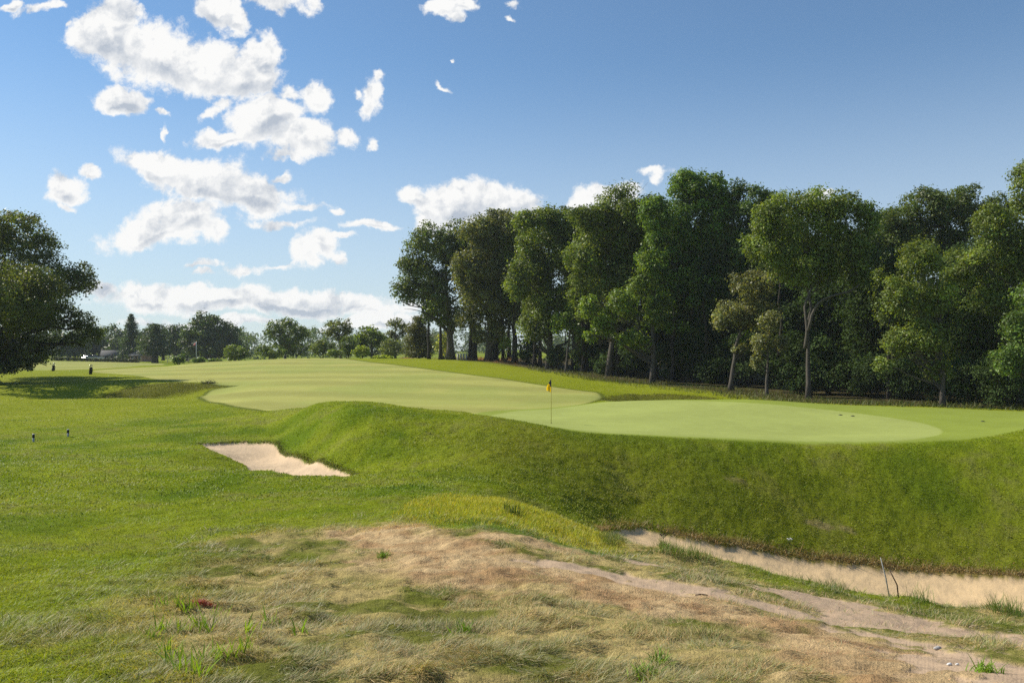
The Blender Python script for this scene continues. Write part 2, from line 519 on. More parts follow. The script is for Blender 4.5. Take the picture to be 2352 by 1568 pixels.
# ------------------------------------------------------------------ terrain heights
def ctrl():
    """Ground profiles: (photo column, [(distance, photo row) or (distance, None, height below the eye)])."""
    C = {
        -220: [(2, None, -1.7), (4, 1560), (6, 1405), (10, 1262), (15, 1160), (20, 1088), (28, 1032), (36, 1000), (50, 938), (68, 896), (85, 880), (105, 858), (130, 845), (180, 828), (260, 818), (420, 812)],
        -60: [(2, None, -1.7), (4, 1560), (6, 1410), (10, 1270), (15, 1165), (20, 1090), (28, 1035), (36, 1002), (50, 940), (68, 897), (85, 878), (105, 856), (130, 843), (180, 826), (260, 820), (420, 815)],
        150: [(2, None, -1.7), (4, 1560), (6, 1415), (10, 1280), (15, 1172), (20, 1100), (28, 1045), (36, 1008), (50, 945), (68, 900), (85, 876), (105, 854), (140, 838), (180, 829), (260, 824), (420, 818)],
        290: [(4, 1561), (6, 1418), (10, 1283), (15, 1172), (20, 1103), (28, 1044), (34, 1005), (42, 968), (50, 942), (59, 914), (63, None, -4.25), (68, None, -4.15), (73, 880), (88, 866), (105, 853), (140, 839), (180, 832), (260, 826), (420, 818)],
        400: [(2, None, -1.7), (4, 1562), (6, 1420), (9, 1300), (12, 1240), (16, 1160), (20, 1105), (25, 1066), (30, 1028), (36, 988), (45, 955), (55, 927), (60, 915), (64, None, -4.45), (67.5, None, -4.5), (70.5, 881), (73, 879), (85, 867), (100, 852), (115, 843), (125, 839), (150, None, -3.8), (200, None, -4.6), (300, None, -5.6), (420, None, -6)],
        480: [(4, 1562), (6, 1422), (9, 1303), (12, 1236), (16, 1160), (20, 1108), (24, 1074), (28, 1040), (30, 1025), (33, 1012), (36, 988), (42, 960), (50, 937), (56, 921), (60, 908), (64, None, -4.1), (68.5, None, -4.0), (72, 881), (85, 866), (100, 850), (125, 831), (140, None, -3.0), (200, None, -4.6), (420, None, -6)],
        560: [(4, 1563), (6, 1424), (9, 1304), (12, 1234), (16, 1160), (20, 1110), (23.5, 1080), (26, None, -4.25), (30, None, -4.35), (33.6, 1017), (36, 990), (40, 957), (45, 942), (52, 920), (60, 902), (68, 886), (75, 874), (90, 855), (110, 836), (128, 828), (145, None, -2.9), (200, None, -4.6), (420, None, -6)],
        650: [(2, None, -1.7), (4, 1563), (6, 1425), (9, 1305), (12, 1232), (16, 1160), (20, 1112), (23.3, 1084), (25.5, None, -4.3), (29, None, -4.35), (32, 1040), (35, 992), (38, 956), (41, 941), (46, None, -3.68), (52, None, -3.6), (60, 900), (75, 872), (90, 852), (110, 833), (130, 824), (145, None, -2.6), (200, None, -4.5), (420, None, -6)],
        720: [(4, 1563), (6, 1425), (9, 1303), (12, 1229), (16, 1155), (20, 1115), (23.3, 1090), (25.3, None, -4.25), (27.5, None, -4.2), (29.3, 1060), (31.5, 1000), (34, 955), (36.5, 930), (39, None, -2.95), (44, None, -3.55), (52, None, -3.6), (60, 899), (75, 870), (90, 851), (110, 833), (130, 823), (145, None, -2.6), (200, None, -4.5), (420, None, -6)],
        800: [(2, None, -1.7), (4, 1563), (6, 1425), (9, 1300), (12, 1225), (16, 1150), (20, 1118), (23.3, 1094), (25, None, -4.15), (26.6, 1080), (29, 1010), (31.5, 955), (33.8, 926), (36, None, -2.55), (39, None, -3.05), (44, None, -3.6), (52, None, -3.6), (60, 898), (75, 869), (90, 850), (110, 832), (130, 823), (145, None, -2.6), (200, None, -4.5), (420, None, -6)],
        870: [(4, 1563), (6, 1424), (9, 1295), (12, 1220), (16, 1150), (20, 1116), (23.3, 1093), (24.8, None, -4.0), (26.6, 1068), (29, 1005), (31.5, 955), (33.8, 931), (36, None, -2.65), (39, None, -3.1), (44, None, -3.6), (52, None, -3.6), (60, 898), (75, 869), (90, 849), (110, 831), (127, 823), (145, None, -2.5), (200, None, -4.5), (420, None, -5)],
        950: [(2, None, -1.7), (4, 1563), (6, 1423), (9, 1290), (12, 1215), (16, 1150), (20, 1112), (23.5, 1087), (25, None, -3.98), (27, 1050), (29.5, 1000), (32, 960), (34.5, 940), (37, None, -2.95), (41, None, -3.45), (46, None, -3.7), (52, None, -3.66), (60, 899), (75, 868), (90, 848), (110, 830), (125, 823), (145, None, -2.5), (200, None, -4), (420, None, -4)],
        1050: [(4, 1563), (6, 1422), (9, 1288), (12, 1213), (16, 1150), (19, 1125), (22.5, 1092), (26, 1050), (29.5, 1003), (32.3, 963), (34.5, 946), (37, None, -3.1), (41, None, -3.5), (46, None, -3.72), (52, None, -3.66), (60, 900), (75, 868), (90, 848), (110, 830), (122, 825), (145, None, -2.4), (200, None, -3.5), (420, None, -4)],
        1150: [(2, None, -1.7), (4, 1563), (6, 1420), (9, 1285), (12, 1215), (15, 1165), (17, 1146), (18.5, None, -3.75), (21, 1112), (24, 1068), (28, 1012), (31, 975), (33.5, 960), (36, None, -3.28), (40, None, -3.6), (46, 941), (52, 922), (60, 900), (75, 868), (90, 848), (110, 831), (120, 826), (145, None, -2.2), (200, None, -3), (420, None, -3)],
        1300: [(2, None, -1.7), (4, 1563), (6, 1425), (9, 1300), (12, 1245), (15, 1210), (16.6, 1196), (18.5, None, -4.5), (20, 1185), (23, 1135), (26, 1075), (29, 1018), (31, 993), (34, 980), (37.5, 972), (45, 945), (52, 925), (60, 905), (75, 875), (92, 855), (110, 843), (145, None, -2.6), (200, None, -3), (420, None, -3)],
        1380: [(4, 1563), (6, 1430), (9, 1310), (12, 1257), (15, 1235), (17, 1226), (18.5, None, -4.65), (20, None, -4.8), (21.5, 1213), (24, 1155), (26.5, 1085), (29, 1030), (31, 1000), (34, 985), (38, 967), (45, 942), (50, 926), (53, 920), (56, 913), (60, 905), (75, 877), (92, 858), (110, 846), (145, None, -2.6), (420, None, -3)],
        1450: [(2, None, -1.7), (4, 1563), (6, 1435), (9, 1320), (12, 1270), (15, 1252), (17, 1245), (18.3, None, -4.75), (20.5, None, -5.0), (23.0, 1219), (25, 1165), (27, 1103), (29, 1045), (30.7, 1005), (33, 990), (40, 957), (47, 932), (51, 920), (53.5, None, -4.0), (57.5, None, -4.7), (60.5, 907), (62, 905), (70, 890), (80, 878), (100, None, -3.6), (145, None, -3), (420, None, -3)],
        1550: [(4, 1563), (6, 1440), (9, 1333), (12, 1285), (14.8, 1266), (16.5, None, -4.9), (19, None, -5.25), (21, None, -5.4), (23.3, 1232), (25, 1175), (27, 1110), (29, 1050), (30.6, 1010), (33, 993), (40, 956), (47, 929), (51, 918), (53.5, None, -3.95), (57.5, None, -4.6), (60.5, 908), (62, 906), (70, 890), (78, 880), (100, None, -3.6), (145, None, -3), (420, None, -3)],
        1650: [(2, None, -1.7), (4, 1563), (6, 1445), (9, 1345), (12, 1300), (14.3, 1283), (16, None, -5.05), (19, None, -5.5), (21, None, -5.65), (23.6, 1252), (25, 1195), (27, 1122), (29, 1056), (30.6, 1014), (34, 993), (42, 950), (50, 918), (55, None, -3.75), (62, None, -3.9), (72, 890), (100, None, -3.6), (145, None, -3), (420, None, -3)],
        1770: [(4, 1563), (6, 1458), (9, 1368), (11.5, 1328), (13.6, 1313), (15.5, None, -5.2), (18, None, -5.7), (21, None, -6.0), (23.8, 1273), (25.3, 1210), (27.2, 1135), (29.2, 1062), (30.8, 1017), (34, 996), (41, 957), (49, 920), (54, None, -3.8), (62, None, -4.0), (70, None, -3.9), (100, None, -3.7), (145, None, -3), (420, None, -3)],
        1900: [(2, None, -1.7), (4, 1563), (6, 1470), (9, 1390), (11, 1362), (13, 1344), (15, None, -5.5), (18.5, None, -6.2), (24, 1290), (25.5, 1230), (27.5, 1150), (29.5, 1066), (31, 1019), (34, 1000), (40, 966), (47, 930), (51, None, -3.75), (56, None, -4.0), (64, None, -4.0), (100, None, -3.8), (145, None, -3), (420, None, -3)],
        2020: [(4, 1563), (6, 1480), (9, 1408), (11, 1380), (12.7, 1361), (14.7, None, -5.6), (18.3, None, -6.4), (24, 1306), (25.5, 1243), (27.5, 1158), (29.5, 1071), (31, 1019), (33.7, 999), (39, 968), (46, 935), (50, None, -3.8), (56, None, -4.0), (66, None, -4), (145, None, -3), (420, None, -3)],
        2150: [(2, None, -1.7), (4, 1563), (6, 1490), (9, 1425), (11, 1396), (12.4, 1378), (14.5, None, -5.6), (18, None, -6.5), (24, 1320), (25.5, 1256), (27.5, 1166), (29.5, 1076), (31, 1019), (33.5, 998), (38, 970), (45, 941), (49, None, -3.8), (55, None, -4.0), (70, None, -4), (145, None, -3), (420, None, -3)],
        2280: [(4, 1563), (6, 1498), (8.5, 1442), (10.5, 1412), (12, 1396), (14, None, -5.6), (18, None, -6.55), (23.8, 1325), (25.5, 1260), (27.5, 1165), (29.5, 1075), (31.3, 1014), (34, 992), (38, 971), (44, 947), (48, None, -3.85), (55, None, -4.0), (70, None, -4), (145, None, -3), (420, None, -3)],
        2420: [(2, None, -1.7), (4, 1563), (6, 1510), (8, 1466), (10, 1436), (11.6, 1418), (13.5, None, -5.6), (18, None, -6.6), (23.5, 1331), (25.5, 1260), (27.5, 1160), (29.5, 1066), (32, 997), (35, 978), (40, 960), (44, 950), (50, None, -4), (70, None, -4), (145, None, -3), (420, None, -3)],
        2620: [(2, None, -1.7), (4, 1563), (6, 1520), (8, 1485), (10, 1450), (11.4, 1430), (13.5, None, -5.6), (18, None, -6.6), (23.5, 1333), (25.5, 1262), (27.5, 1160), (29.5, 1064), (32, 996), (35, 978), (40, 962), (44, 952), (50, None, -4), (70, None, -4), (145, None, -3), (420, None, -3)],
    }
    pts = []
    for x, rows in C.items():
        for row in rows:
            d = row[0]
            z = row[2] if len(row) == 3 else -(row[1] - PY) / FOC * d
            X = (x - PX) / FOC * d
            pts.append((math.atan2(X, d), math.log(math.hypot(X, d)), z + EYE))
    return np.array(pts)


_cp = ctrl()


def tps_fit(p, z, lam=2e-5):
    n = len(p)
    d2 = ((p[:, None] - p[None]) ** 2).sum(-1)
    K = 0.5 * d2 * np.log(d2 + 1e-12)
    P = np.c_[np.ones(n), p]
    A = np.zeros((n + 3, n + 3))
    A[:n, :n] = K + lam * np.eye(n)
    A[:n, n:] = P
    A[n:, :n] = P.T
    return np.linalg.solve(A, np.r_[z, 0, 0, 0])


_w = tps_fit(_cp[:, :2], _cp[:, 2])
TH = np.concatenate([np.linspace(-math.pi, -0.80, 40)[:-1], np.linspace(-0.80, -0.62, 30)[:-1], np.linspace(-0.62, 0.62, 1150),
                     np.linspace(0.62, 0.80, 30)[1:], np.linspace(0.80, math.pi, 40)[1:]])
LR = np.concatenate([np.linspace(math.log(0.4), math.log(3.0), 40)[:-1], np.linspace(math.log(3.0), math.log(160.0), 720)[:-1],
                     np.linspace(math.log(160.0), math.log(720.0), 50)])
gth = np.clip(TH, -0.66, 0.66)
glr = np.clip(LR, math.log(1.8), math.log(430.0))
TT, RR = np.meshgrid(gth, glr, indexing='ij')
q = np.stack([TT.ravel(), RR.ravel()], 1).astype(np.float32)
Z = np.empty(len(q))
cpf = _cp[:, :2].astype(np.float32)
for s in range(0, len(q), 60000):
    qq = q[s:s + 60000]
    d2 = (qq[:, 0:1] - cpf[None, :, 0]) ** 2 + (qq[:, 1:2] - cpf[None, :, 1]) ** 2
    Z[s:s + 60000] = (0.5 * d2 * np.log(d2 + 1e-12)) @ _w[:len(_cp)] + _w[-3] + qq @ _w[-2:]
Z = Z.reshape(TT.shape)
GX = np.sin(TH)[:, None] * np.exp(LR)[None]
GY = np.cos(TH)[:, None] * np.exp(LR)[None]


def gridval(A, x, y):
    th = np.arctan2(x, y)
    lr = np.log(np.maximum(np.hypot(x, y), 0.41))
    i = np.clip(np.interp(th, TH, np.arange(len(TH))), 0, len(TH) - 1.001)
    j = np.clip(np.interp(lr, LR, np.arange(len(LR))), 0, len(LR) - 1.001)
    i0, j0 = i.astype(int), j.astype(int)
    fi, fj = i - i0, j - j0
    return (A[i0, j0] * (1 - fi) + A[i0 + 1, j0] * fi) * (1 - fj) + (A[i0, j0 + 1] * (1 - fi) + A[i0 + 1, j0 + 1] * fi) * fj


def H(x, y):
    return gridval(Z, np.asarray(x, float), np.asarray(y, float))


_ds = np.exp(np.linspace(math.log(2.5), math.log(420), 1400))


def hit(px, py):
    """The ground point seen at a place in the photo."""
    X = (px - PX) / FOC * _ds
    zz = EYE - (py - PY) / FOC * _ds
    g = H(X, _ds)
    k = np.argmax(zz <= g)
    if zz[k] > g[k]:
        k = len(_ds) - 1
    return X[k], _ds[k]


def poly(pts):
    """Polygon on the ground; an entry is (photo x, photo y) or ('d', photo x, distance)."""
    out = []
    for p in pts:
        if p[0] == 'd':
            out.append(((p[1] - PX) / FOC * p[2], p[2]))
        else:
            out.append(hit(*p))
    return np.array(out)


def sdf(P, x, y, far=6.0):
    """Signed distance to polygon P, positive inside, limited to FAR outside the box around it."""
    shp = x.shape
    x, y = x.ravel(), y.ravel()
    res = np.full(x.shape, -far)
    lo, hi = P.min(0) - far, P.max(0) + far
    sel = np.where((x > lo[0]) & (x < hi[0]) & (y > lo[1]) & (y < hi[1]))[0]
    xs, ys = x[sel], y[sel]
    d = np.full(xs.shape, 1e9)
    ins = np.zeros(xs.shape, bool)
    n = len(P)
    for k in range(n):
        a, b = P[k], P[(k + 1) % n]
        e = b - a
        t = np.clip(((xs - a[0]) * e[0] + (ys - a[1]) * e[1]) / (e @ e + 1e-12), 0, 1)
        d = np.minimum(d, (xs - a[0] - t * e[0]) ** 2 + (ys - a[1] - t * e[1]) ** 2)
        c = ((a[1] > ys) != (b[1] > ys)) & (xs < (b[0] - a[0]) * (ys - a[1]) / (b[1] - a[1] + 1e-12) + a[0])
        ins ^= c
    d = np.sqrt(d)
    res[sel] = np.where(ins, d, -d)
    return res.reshape(shp)


def ldist(P, x, y, far=9.0):
    """Distance to an open line."""
    shp = x.shape
    x, y = x.ravel(), y.ravel()
    res = np.full(x.shape, far)
    lo, hi = P.min(0) - far, P.max(0) + far
    sel = np.where((x > lo[0]) & (x < hi[0]) & (y > lo[1]) & (y < hi[1]))[0]
    xs, ys = x[sel], y[sel]
    d = np.full(xs.shape, 1e9)
    for k in range(len(P) - 1):
        a, b = P[k], P[k + 1]
        e = b - a
        t = np.clip(((xs - a[0]) * e[0] + (ys - a[1]) * e[1]) / (e @ e + 1e-12), 0, 1)
        d = np.minimum(d, (xs - a[0] - t * e[0]) ** 2 + (ys - a[1] - t * e[1]) ** 2)
    res[sel] = np.sqrt(d)
    return res.reshape(shp)


def smooth_poly(P, it=2):
    for _ in range(it):
        Q = np.roll(P, -1, 0)
        P = np.stack([P * 0.75 + Q * 0.25, P * 0.25 + Q * 0.75], 1).reshape(-1, 2)
    return P


P_FAIR = smooth_poly(poly([(190, 853), (300, 860), (400, 877), (480, 881), (562, 884), (505, 891), (470, 902), (455, 911), (480, 922), (520, 930), (580, 938), (650, 943),
               ('d', 720, 43), ('d', 800, 42), ('d', 900, 41), ('d', 1000, 41), (1062, 947), (1150, 944), (1270, 938), (1375, 922), (1388, 906), (1330, 896), (1250, 885), (1120, 866), (1000, 850),
               (900, 837), (815, 827), ('d', 760, 135), ('d', 640, 140), ('d', 480, 140), ('d', 420, 135), (400, 841), (330, 843), (260, 847)]))
P_GREEN = smooth_poly(poly([(1062, 948), (1150, 945), (1270, 939), (1375, 924), (1440, 921), (1560, 919), (1700, 924), (1850, 936), (1980, 950), (2080, 964), (2150, 980), (2168, 992), (2140, 1006),
               (2050, 1014), ('d', 1900, 31.3), ('d', 1700, 31.2), ('d', 1550, 31.3), ('d', 1420, 31.6), ('d', 1300, 32.3), ('d', 1200, 33.2), ('d', 1120, 34.6)]))
P_COLLAR = smooth_poly(poly([(1375, 923), ('d', 1460, 53), ('d', 1600, 53), ('d', 1750, 51), ('d', 1900, 50), ('d', 2150, 48), ('d', 2350, 46), ('d', 2500, 46), ('d', 2500, 40), (2352, 985), (2290, 1000), (2200, 1012),
               ('d', 2100, 31.2), ('d', 1900, 31.0), ('d', 1700, 30.9), ('d', 1550, 31.0), ('d', 1420, 31.3), ('d', 1300, 31.8), ('d', 1150, 34.0), (1062, 946), (1270, 937)]))
P_SANDL = smooth_poly(poly([(444, 1023), (480, 1019), (540, 1016), (600, 1017), (636, 1022), (643, 1040), (662, 1050), (700, 1057), (745, 1070), (790, 1083), (832, 1092), (774, 1094), (684, 1092), (630, 1085), (576, 1071), (540, 1055), (482, 1033)]), 3)
P_SANDR = smooth_poly(poly([(1376, 1224), (1398, 1217), (1460, 1215), (1500, 1222), (1560, 1236), (1640, 1252), (1760, 1272), (1900, 1290), (2000, 1305), (2150, 1321), (2280, 1326), (2352, 1329), ('d', 2600, 23.5),
               ('d', 2600, 13.6), ('d', 2350, 13.6), ('d', 2150, 14.4), ('d', 1900, 15), ('d', 1650, 16.3), ('d', 1500, 17.6), ('d', 1420, 18.8), ('d', 1385, 20)]), 2)
P_DRY = smooth_poly(poly([(820, 1205), (690, 1215), (560, 1235), (450, 1265), (390, 1320), (320, 1390), (255, 1470), (190, 1555), ('d', 170, 3.2), ('d', 600, 2.0), ('d', 1800, 2.0), ('d', 2700, 3.2), ('d', 2700, 11.0),
               (2352, 1400), (2150, 1372), (1900, 1338), (1650, 1278), (1450, 1240), (1380, 1226), (1240, 1215), (1100, 1218), (950, 1212)]))
P_YEL = smooth_poly(poly([(985, 1152), (1040, 1143), (1120, 1143), (1170, 1152), (1240, 1180), (1300, 1200), (1370, 1226), (1350, 1238), (1290, 1226), (1200, 1205), (1100, 1196), (1010, 1180)]))
P_LUSH = smooth_poly(poly([(1000, 1185), (1120, 1196), (1260, 1222), (1380, 1243), (1500, 1270), (1420, 1285), (1280, 1262), (1150, 1235), (1020, 1215)]))
P_WOODF = smooth_poly(poly([(905, 822), (1000, 826), (1130, 836), (1230, 850), (1330, 868), (1500, 890), (1650, 905), ('d', 1750, 56), ('d', 1900, 52.5), ('d', 2100, 49.5), ('d', 2300, 48), ('d', 2700, 48), ('d', 3400, 160), ('d', 1400, 240), ('d', 1000, 190), ('d', 930, 140)]))
P_HEATH = smooth_poly(poly([(915, 820), (960, 822), (1040, 826), (1150, 834), (1210, 838), ('d', 1200, 120), ('d', 1050, 145), ('d', 920, 135)]))
P_HOLL = smooth_poly(poly([(225, 908), (300, 890), (345, 882), (420, 880), (500, 881), (560, 885), (500, 889), (440, 898), (400, 909), (345, 914), (280, 914)]))
P_HOLB = smooth_poly(poly([(1374, 921), (1384, 912), (1430, 906), (1500, 905), (1590, 909), (1660, 914), ('d', 1640, 55.5), ('d', 1540, 54.5), ('d', 1440, 54)]))
P_FAIR2 = smooth_poly(poly([(-60, 848), (120, 851), (230, 847), (330, 840), (395, 836), (300, 831), (210, 829), (60, 833), (-60, 836)]))
L_PATH = poly([(1440, 1286), (1505, 1302), (1649, 1331), (1811, 1362), (1973, 1404), (2117, 1440), (2352, 1478), ('d', 2600, 6.2)])
L_TRACK = poly([(1300, 1300), (1420, 1322), (1505, 1343), (1685, 1379), (1800, 1405), (1937, 1444), (2117, 1486), (2352, 1545), ('d', 2600, 4.4)])
L_PINK = poly([(845, 1217), (920, 1238), (1000, 1268), (1100, 1300), (1200, 1318), (1380, 1348), (1560, 1390), (1760, 1440), (1960, 1490), (2200, 1550), ('d', 2400, 3.5)])
L_PINK2 = poly([(1130, 1240), (1200, 1252), (1320, 1272), (1400, 1290)])

# zone masks on the terrain grid
X_, Y_ = GX, GY
R_ = np.hypot(X_, Y_)
wob = (fbm(X_ * 1.1, Y_ * 1.1, 5, 4) - 0.5)
wobf = (fbm(X_ * 4, Y_ * 4, 9, 3) - 0.5)
S = {}
S['fair'] = sdf(P_FAIR, X_, Y_) + wobf * 0.12
S['fair2'] = sdf(P_FAIR2, X_, Y_)
S['green'] = sdf(P_GREEN, X_, Y_) + wobf * 0.06
S['collar'] = sdf(P_COLLAR, X_, Y_) + wobf * 0.10
S['sandl'] = sdf(P_SANDL, X_, Y_) + wobf * 0.16 + wob * 0.15
S['sandr'] = sdf(P_SANDR, X_, Y_) + wobf * 0.25 + wob * 0.3
S['dry'] = sdf(P_DRY, X_, Y_) + wob * 1.4
S['yel'] = sdf(P_YEL, X_, Y_) + wob * 0.5
S['lush'] = sdf(P_LUSH, X_, Y_) + wob * 0.8
S['wood'] = sdf(P_WOODF, X_, Y_, 12) + wob * 2.5
S['heath'] = sdf(P_HEATH, X_, Y_) + wob * 3
S['holl'] = np.maximum(sdf(P_HOLL, X_, Y_), sdf(P_HOLB, X_, Y_)) + wob * 0.8
dp = ldist(L_PATH, X_, Y_)
dt = ldist(L_TRACK, X_, Y_)
pathw = 0.85 * np.interp(X_, [0.8, 2.5, 4.5], [0.3, 0.9, 1.0])
S['path'] = pathw - dp + wobf * 0.9 + wob * 0.9
S['track'] = 0.30 - dt + wobf * 0.9 + wob * 0.9
S['pink'] = np.maximum(np.interp(R_, [4, 6, 9, 13], [0.9, 0.8, 0.75, 0.4]) - ldist(L_PINK, X_, Y_), 0.3 - ldist(L_PINK2, X_, Y_)) + wob * 1.6 + wobf * 0.9

# relief: turf edge steps down to the sand, worn path, tussocks, small bumps
sand = np.maximum(S['sandl'], S['sandr'])
L_LIP = poly([(1385, 1243), (1450, 1246), (1550, 1267), (1650, 1284), (1770, 1315), (1900, 1345), (2020, 1364), (2150, 1382), (2280, 1402), (2400, 1420), ('d', 2560, 11)])
Z -= 0.20 * np.exp(-(ldist(L_LIP, X_, Y_) / 1.1) ** 2)
Z -= 0.07 * sstep(-0.06, 0.14, sand)
Z += 0.03 * np.exp(-((sand + 0.22) / 0.22) ** 2)
Z += (fbm(X_ * 2.3, Y_ * 2.3, 33, 4) - 0.5) * 0.10 * sstep(0.1, 0.6, sand)
fine_turf = np.maximum(np.maximum(S['fair'], S['green']), np.maximum(S['collar'], S['fair2']))
roughness = 1 - sstep(-0.6, 0.1, fine_turf)
near = np.exp(-(R_ / 70.0) ** 2)
dryf = sstep(-0.5, 0.8, S['dry'])
pathf = np.maximum(sstep(-0.02, 0.12, S['path']), sstep(-0.02, 0.12, S['track']))
Z += (fbm(X_ * 0.55, Y_ * 0.55, 11, 3) - 0.5) * 0.14 * roughness * near * sstep(3, 9, R_)
Z += (fbm(X_ * 3.2, Y_ * 3.2, 18, 4) - 0.5) * 0.12 * np.exp(-((R_ - 27) / 7.0) ** 2) * sstep(-0.3, -0.1, np.arctan2(X_, Y_)) * roughness * (1 - sstep(-0.3, 0.1, sand))
Z += (fbm(X_ * 2.6, Y_ * 2.6, 12, 3) - 0.5) * 0.10 * roughness * near * (1 - sstep(-0.1, 0.3, sand))
tuss = np.clip(fbm(X_ * 2.1, Y_ * 3.0, 14, 4) - 0.42, 0, 1) * dryf * (1 - np.maximum(sstep(-0.5, 0.1, S['path']), sstep(-0.5, 0.1, S['track'])))
Z += tuss * 0.11
Z += (fbm(X_ * 5.0, Y_ * 6.5, 17, 3) - 0.5) * 0.07 * dryf * (1 - sstep(-0.6, 0.1, np.maximum(S['path'], S['track'])))
Z -= 0.02 * pathf

# pigment of the ground, with the bank's shading mixed into its turf colour
n_big = fbm(X_ * 0.13, Y_ * 0.13, 21, 4)
n_mid = fbm(X_ * 0.6, Y_ * 0.6, 22, 4)
n_fin = fbm(X_ * 3.1, Y_ * 3.1, 23, 3)
c_rough = mix3(np.array([0.100, 0.155, 0.006]), np.array([0.195, 0.235, 0.012]), sstep(0.34, 0.66, 0.5 * n_big + 0.5 * n_mid))
c_rough = mix3(c_rough, np.array([0.175, 0.175, 0.050]), 0.6 * sstep(0.55, 0.78, n_mid * 0.5 + n_fin * 0.5))
farb = sstep(36, 62, R_) * (1 - sstep(110, 190, R_))
c_rough = mix3(c_rough, np.array([0.215, 0.240, 0.012]), 0.7 * farb)
stripe = np.sin((Y_ + 0.22 * X_ + 1.2 * (n_big - 0.5)) * 2 * math.pi / 9.5)
stripe2 = np.sin((Y_ * 0.9 - 0.45 * X_) * 2 * math.pi / 7.0)
c_fair = np.array([0.300, 0.300, 0.085]) * (1 + 0.10 * np.tanh(2.2 * stripe)[..., None]) * (0.9 + 0.2 * n_mid[..., None])
c_fair = mix3(c_fair, np.array([0.24, 0.285, 0.07]), 0.5 * sstep(0.45, 0.7, n_big))
c_green = np.array([0.285, 0.325, 0.092]) * (1 + 0.03 * np.tanh(2 * stripe2)[..., None]) * (0.88 + 0.24 * (0.6 * n_mid + 0.4 * n_fin)[..., None])
c_coll = np.array([0.215, 0.262, 0.045]) * (0.9 + 0.2 * n_mid[..., None])
c_sand = np.array([0.56, 0.42, 0.27]) * (0.94 + 0.12 * n_mid[..., None])
c_sandr = np.array([0.56, 0.405, 0.225]) * (0.92 + 0.16 * n_mid[..., None])
c_dirt = mix3(np.array([0.36, 0.262, 0.178]), np.array([0.45, 0.33, 0.22]), n_mid * 0.6 + n_fin * 0.4)
n_pat = fbm(X_ * 1.7 + 3, Y_ * 2.6, 28, 4)
c_dry = mix3(np.array([0.13, 0.150, 0.020]), np.array([0.40, 0.315, 0.125]), sstep(0.36, 0.62, 0.3 * n_mid + 0.45 * n_pat + 0.25 * n_fin))
c_dry = mix3(c_dry, np.array([0.110, 0.130, 0.016]), 0.85 * sstep(0.55, 0.66, fbm(X_ * 1.5 + 9, Y_ * 2.3, 26, 4)))
c_pink = mix3(np.array([0.37, 0.235, 0.115]), np.array([0.50, 0.36, 0.19]), sstep(0.35, 0.65, n_pat * 0.5 + n_fin * 0.5))
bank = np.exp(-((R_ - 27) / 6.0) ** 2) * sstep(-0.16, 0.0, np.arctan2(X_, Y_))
c_rough = mix3(c_rough, np.array([0.112, 0.118, 0.010]) * (0.85 + 0.3 * n_fin[..., None]), 0.6 * bank)  # bank face painted darker olive: its shading put into the turf colour
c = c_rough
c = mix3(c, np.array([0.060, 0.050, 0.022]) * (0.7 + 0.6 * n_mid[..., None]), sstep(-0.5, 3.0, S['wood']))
c = mix3(c, np.array([0.34, 0.17, 0.06]) * (0.7 + 0.6 * n_mid[..., None]), 0.85 * sstep(0, 2, S['heath']))
c = mix3(c, np.array([0.095, 0.095, 0.014]) * (0.7 + 0.6 * n_fin[..., None]), 0.8 * sstep(-0.5, 0.5, S['holl']))
c = mix3(c, c_fair, sstep(-0.04, 0.04, S['fair']))
c = mix3(c, c_fair * 0.95, sstep(-0.5, 0.5, S['fair2']))
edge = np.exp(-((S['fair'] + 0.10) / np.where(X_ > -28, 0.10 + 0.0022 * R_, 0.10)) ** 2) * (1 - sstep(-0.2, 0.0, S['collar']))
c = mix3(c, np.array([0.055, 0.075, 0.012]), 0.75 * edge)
c = mix3(c, c_coll, sstep(-0.15, 0.1, S['collar']))
c = mix3(c, c_green, sstep(-0.08, 0.08, S['green']))
brown_lip = np.exp(-((S['sandr'] + 0.22) / 0.28) ** 2) * (Y_ > 19) * 0.9
c = mix3(c, np.array([0.20, 0.13, 0.05]), brown_lip * sstep(0.35, 0.6, n_mid + 0.25 * sstep(9, 14, X_)))
c = mix3(c, c_dry, dryf)
c = mix3(c, np.array([0.34, 0.36, 0.032]), sstep(-0.9, 0.7, S['yel']))
c = mix3(c, np.array([0.10, 0.17, 0.02]), 0.8 * sstep(-0.3, 0.5, S['lush']))
c = mix3(c, c_pink, sstep(-0.35, 0.45, S['pink']))
c = mix3(c, c_dirt, pathf)
c = mix3(c, c_sand, sstep(-0.02, 0.03, S['sandl']))
c = mix3(c, c_sandr, sstep(-0.02, 0.03, S['sandr']))
for bx_, by_, sx_, sy_, am_ in ((1885, 1209, 0.45, 0.08, 0.55), (1945, 1217, 0.25, 0.07, 0.45), (1690, 1103, 0.4, 0.07, 0.35)):
    hx_, hy_ = hit(bx_, by_)
    k_ = np.exp(-((X_ - hx_ + (Y_ - hy_) * 0.6) / sx_) ** 2 - ((Y_ - hy_) / (sy_ * 3)) ** 2)
    c = mix3(c, np.array([0.26, 0.19, 0.10]), am_ * sstep(0.25, 0.6, k_ * (0.5 + n_fin)))
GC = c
grit = roughness * (1 - 0.6 * sstep(-0.1, 0.1, sand))
grit = np.maximum(grit, 0.0) * (1 - 0.65 * pathf)

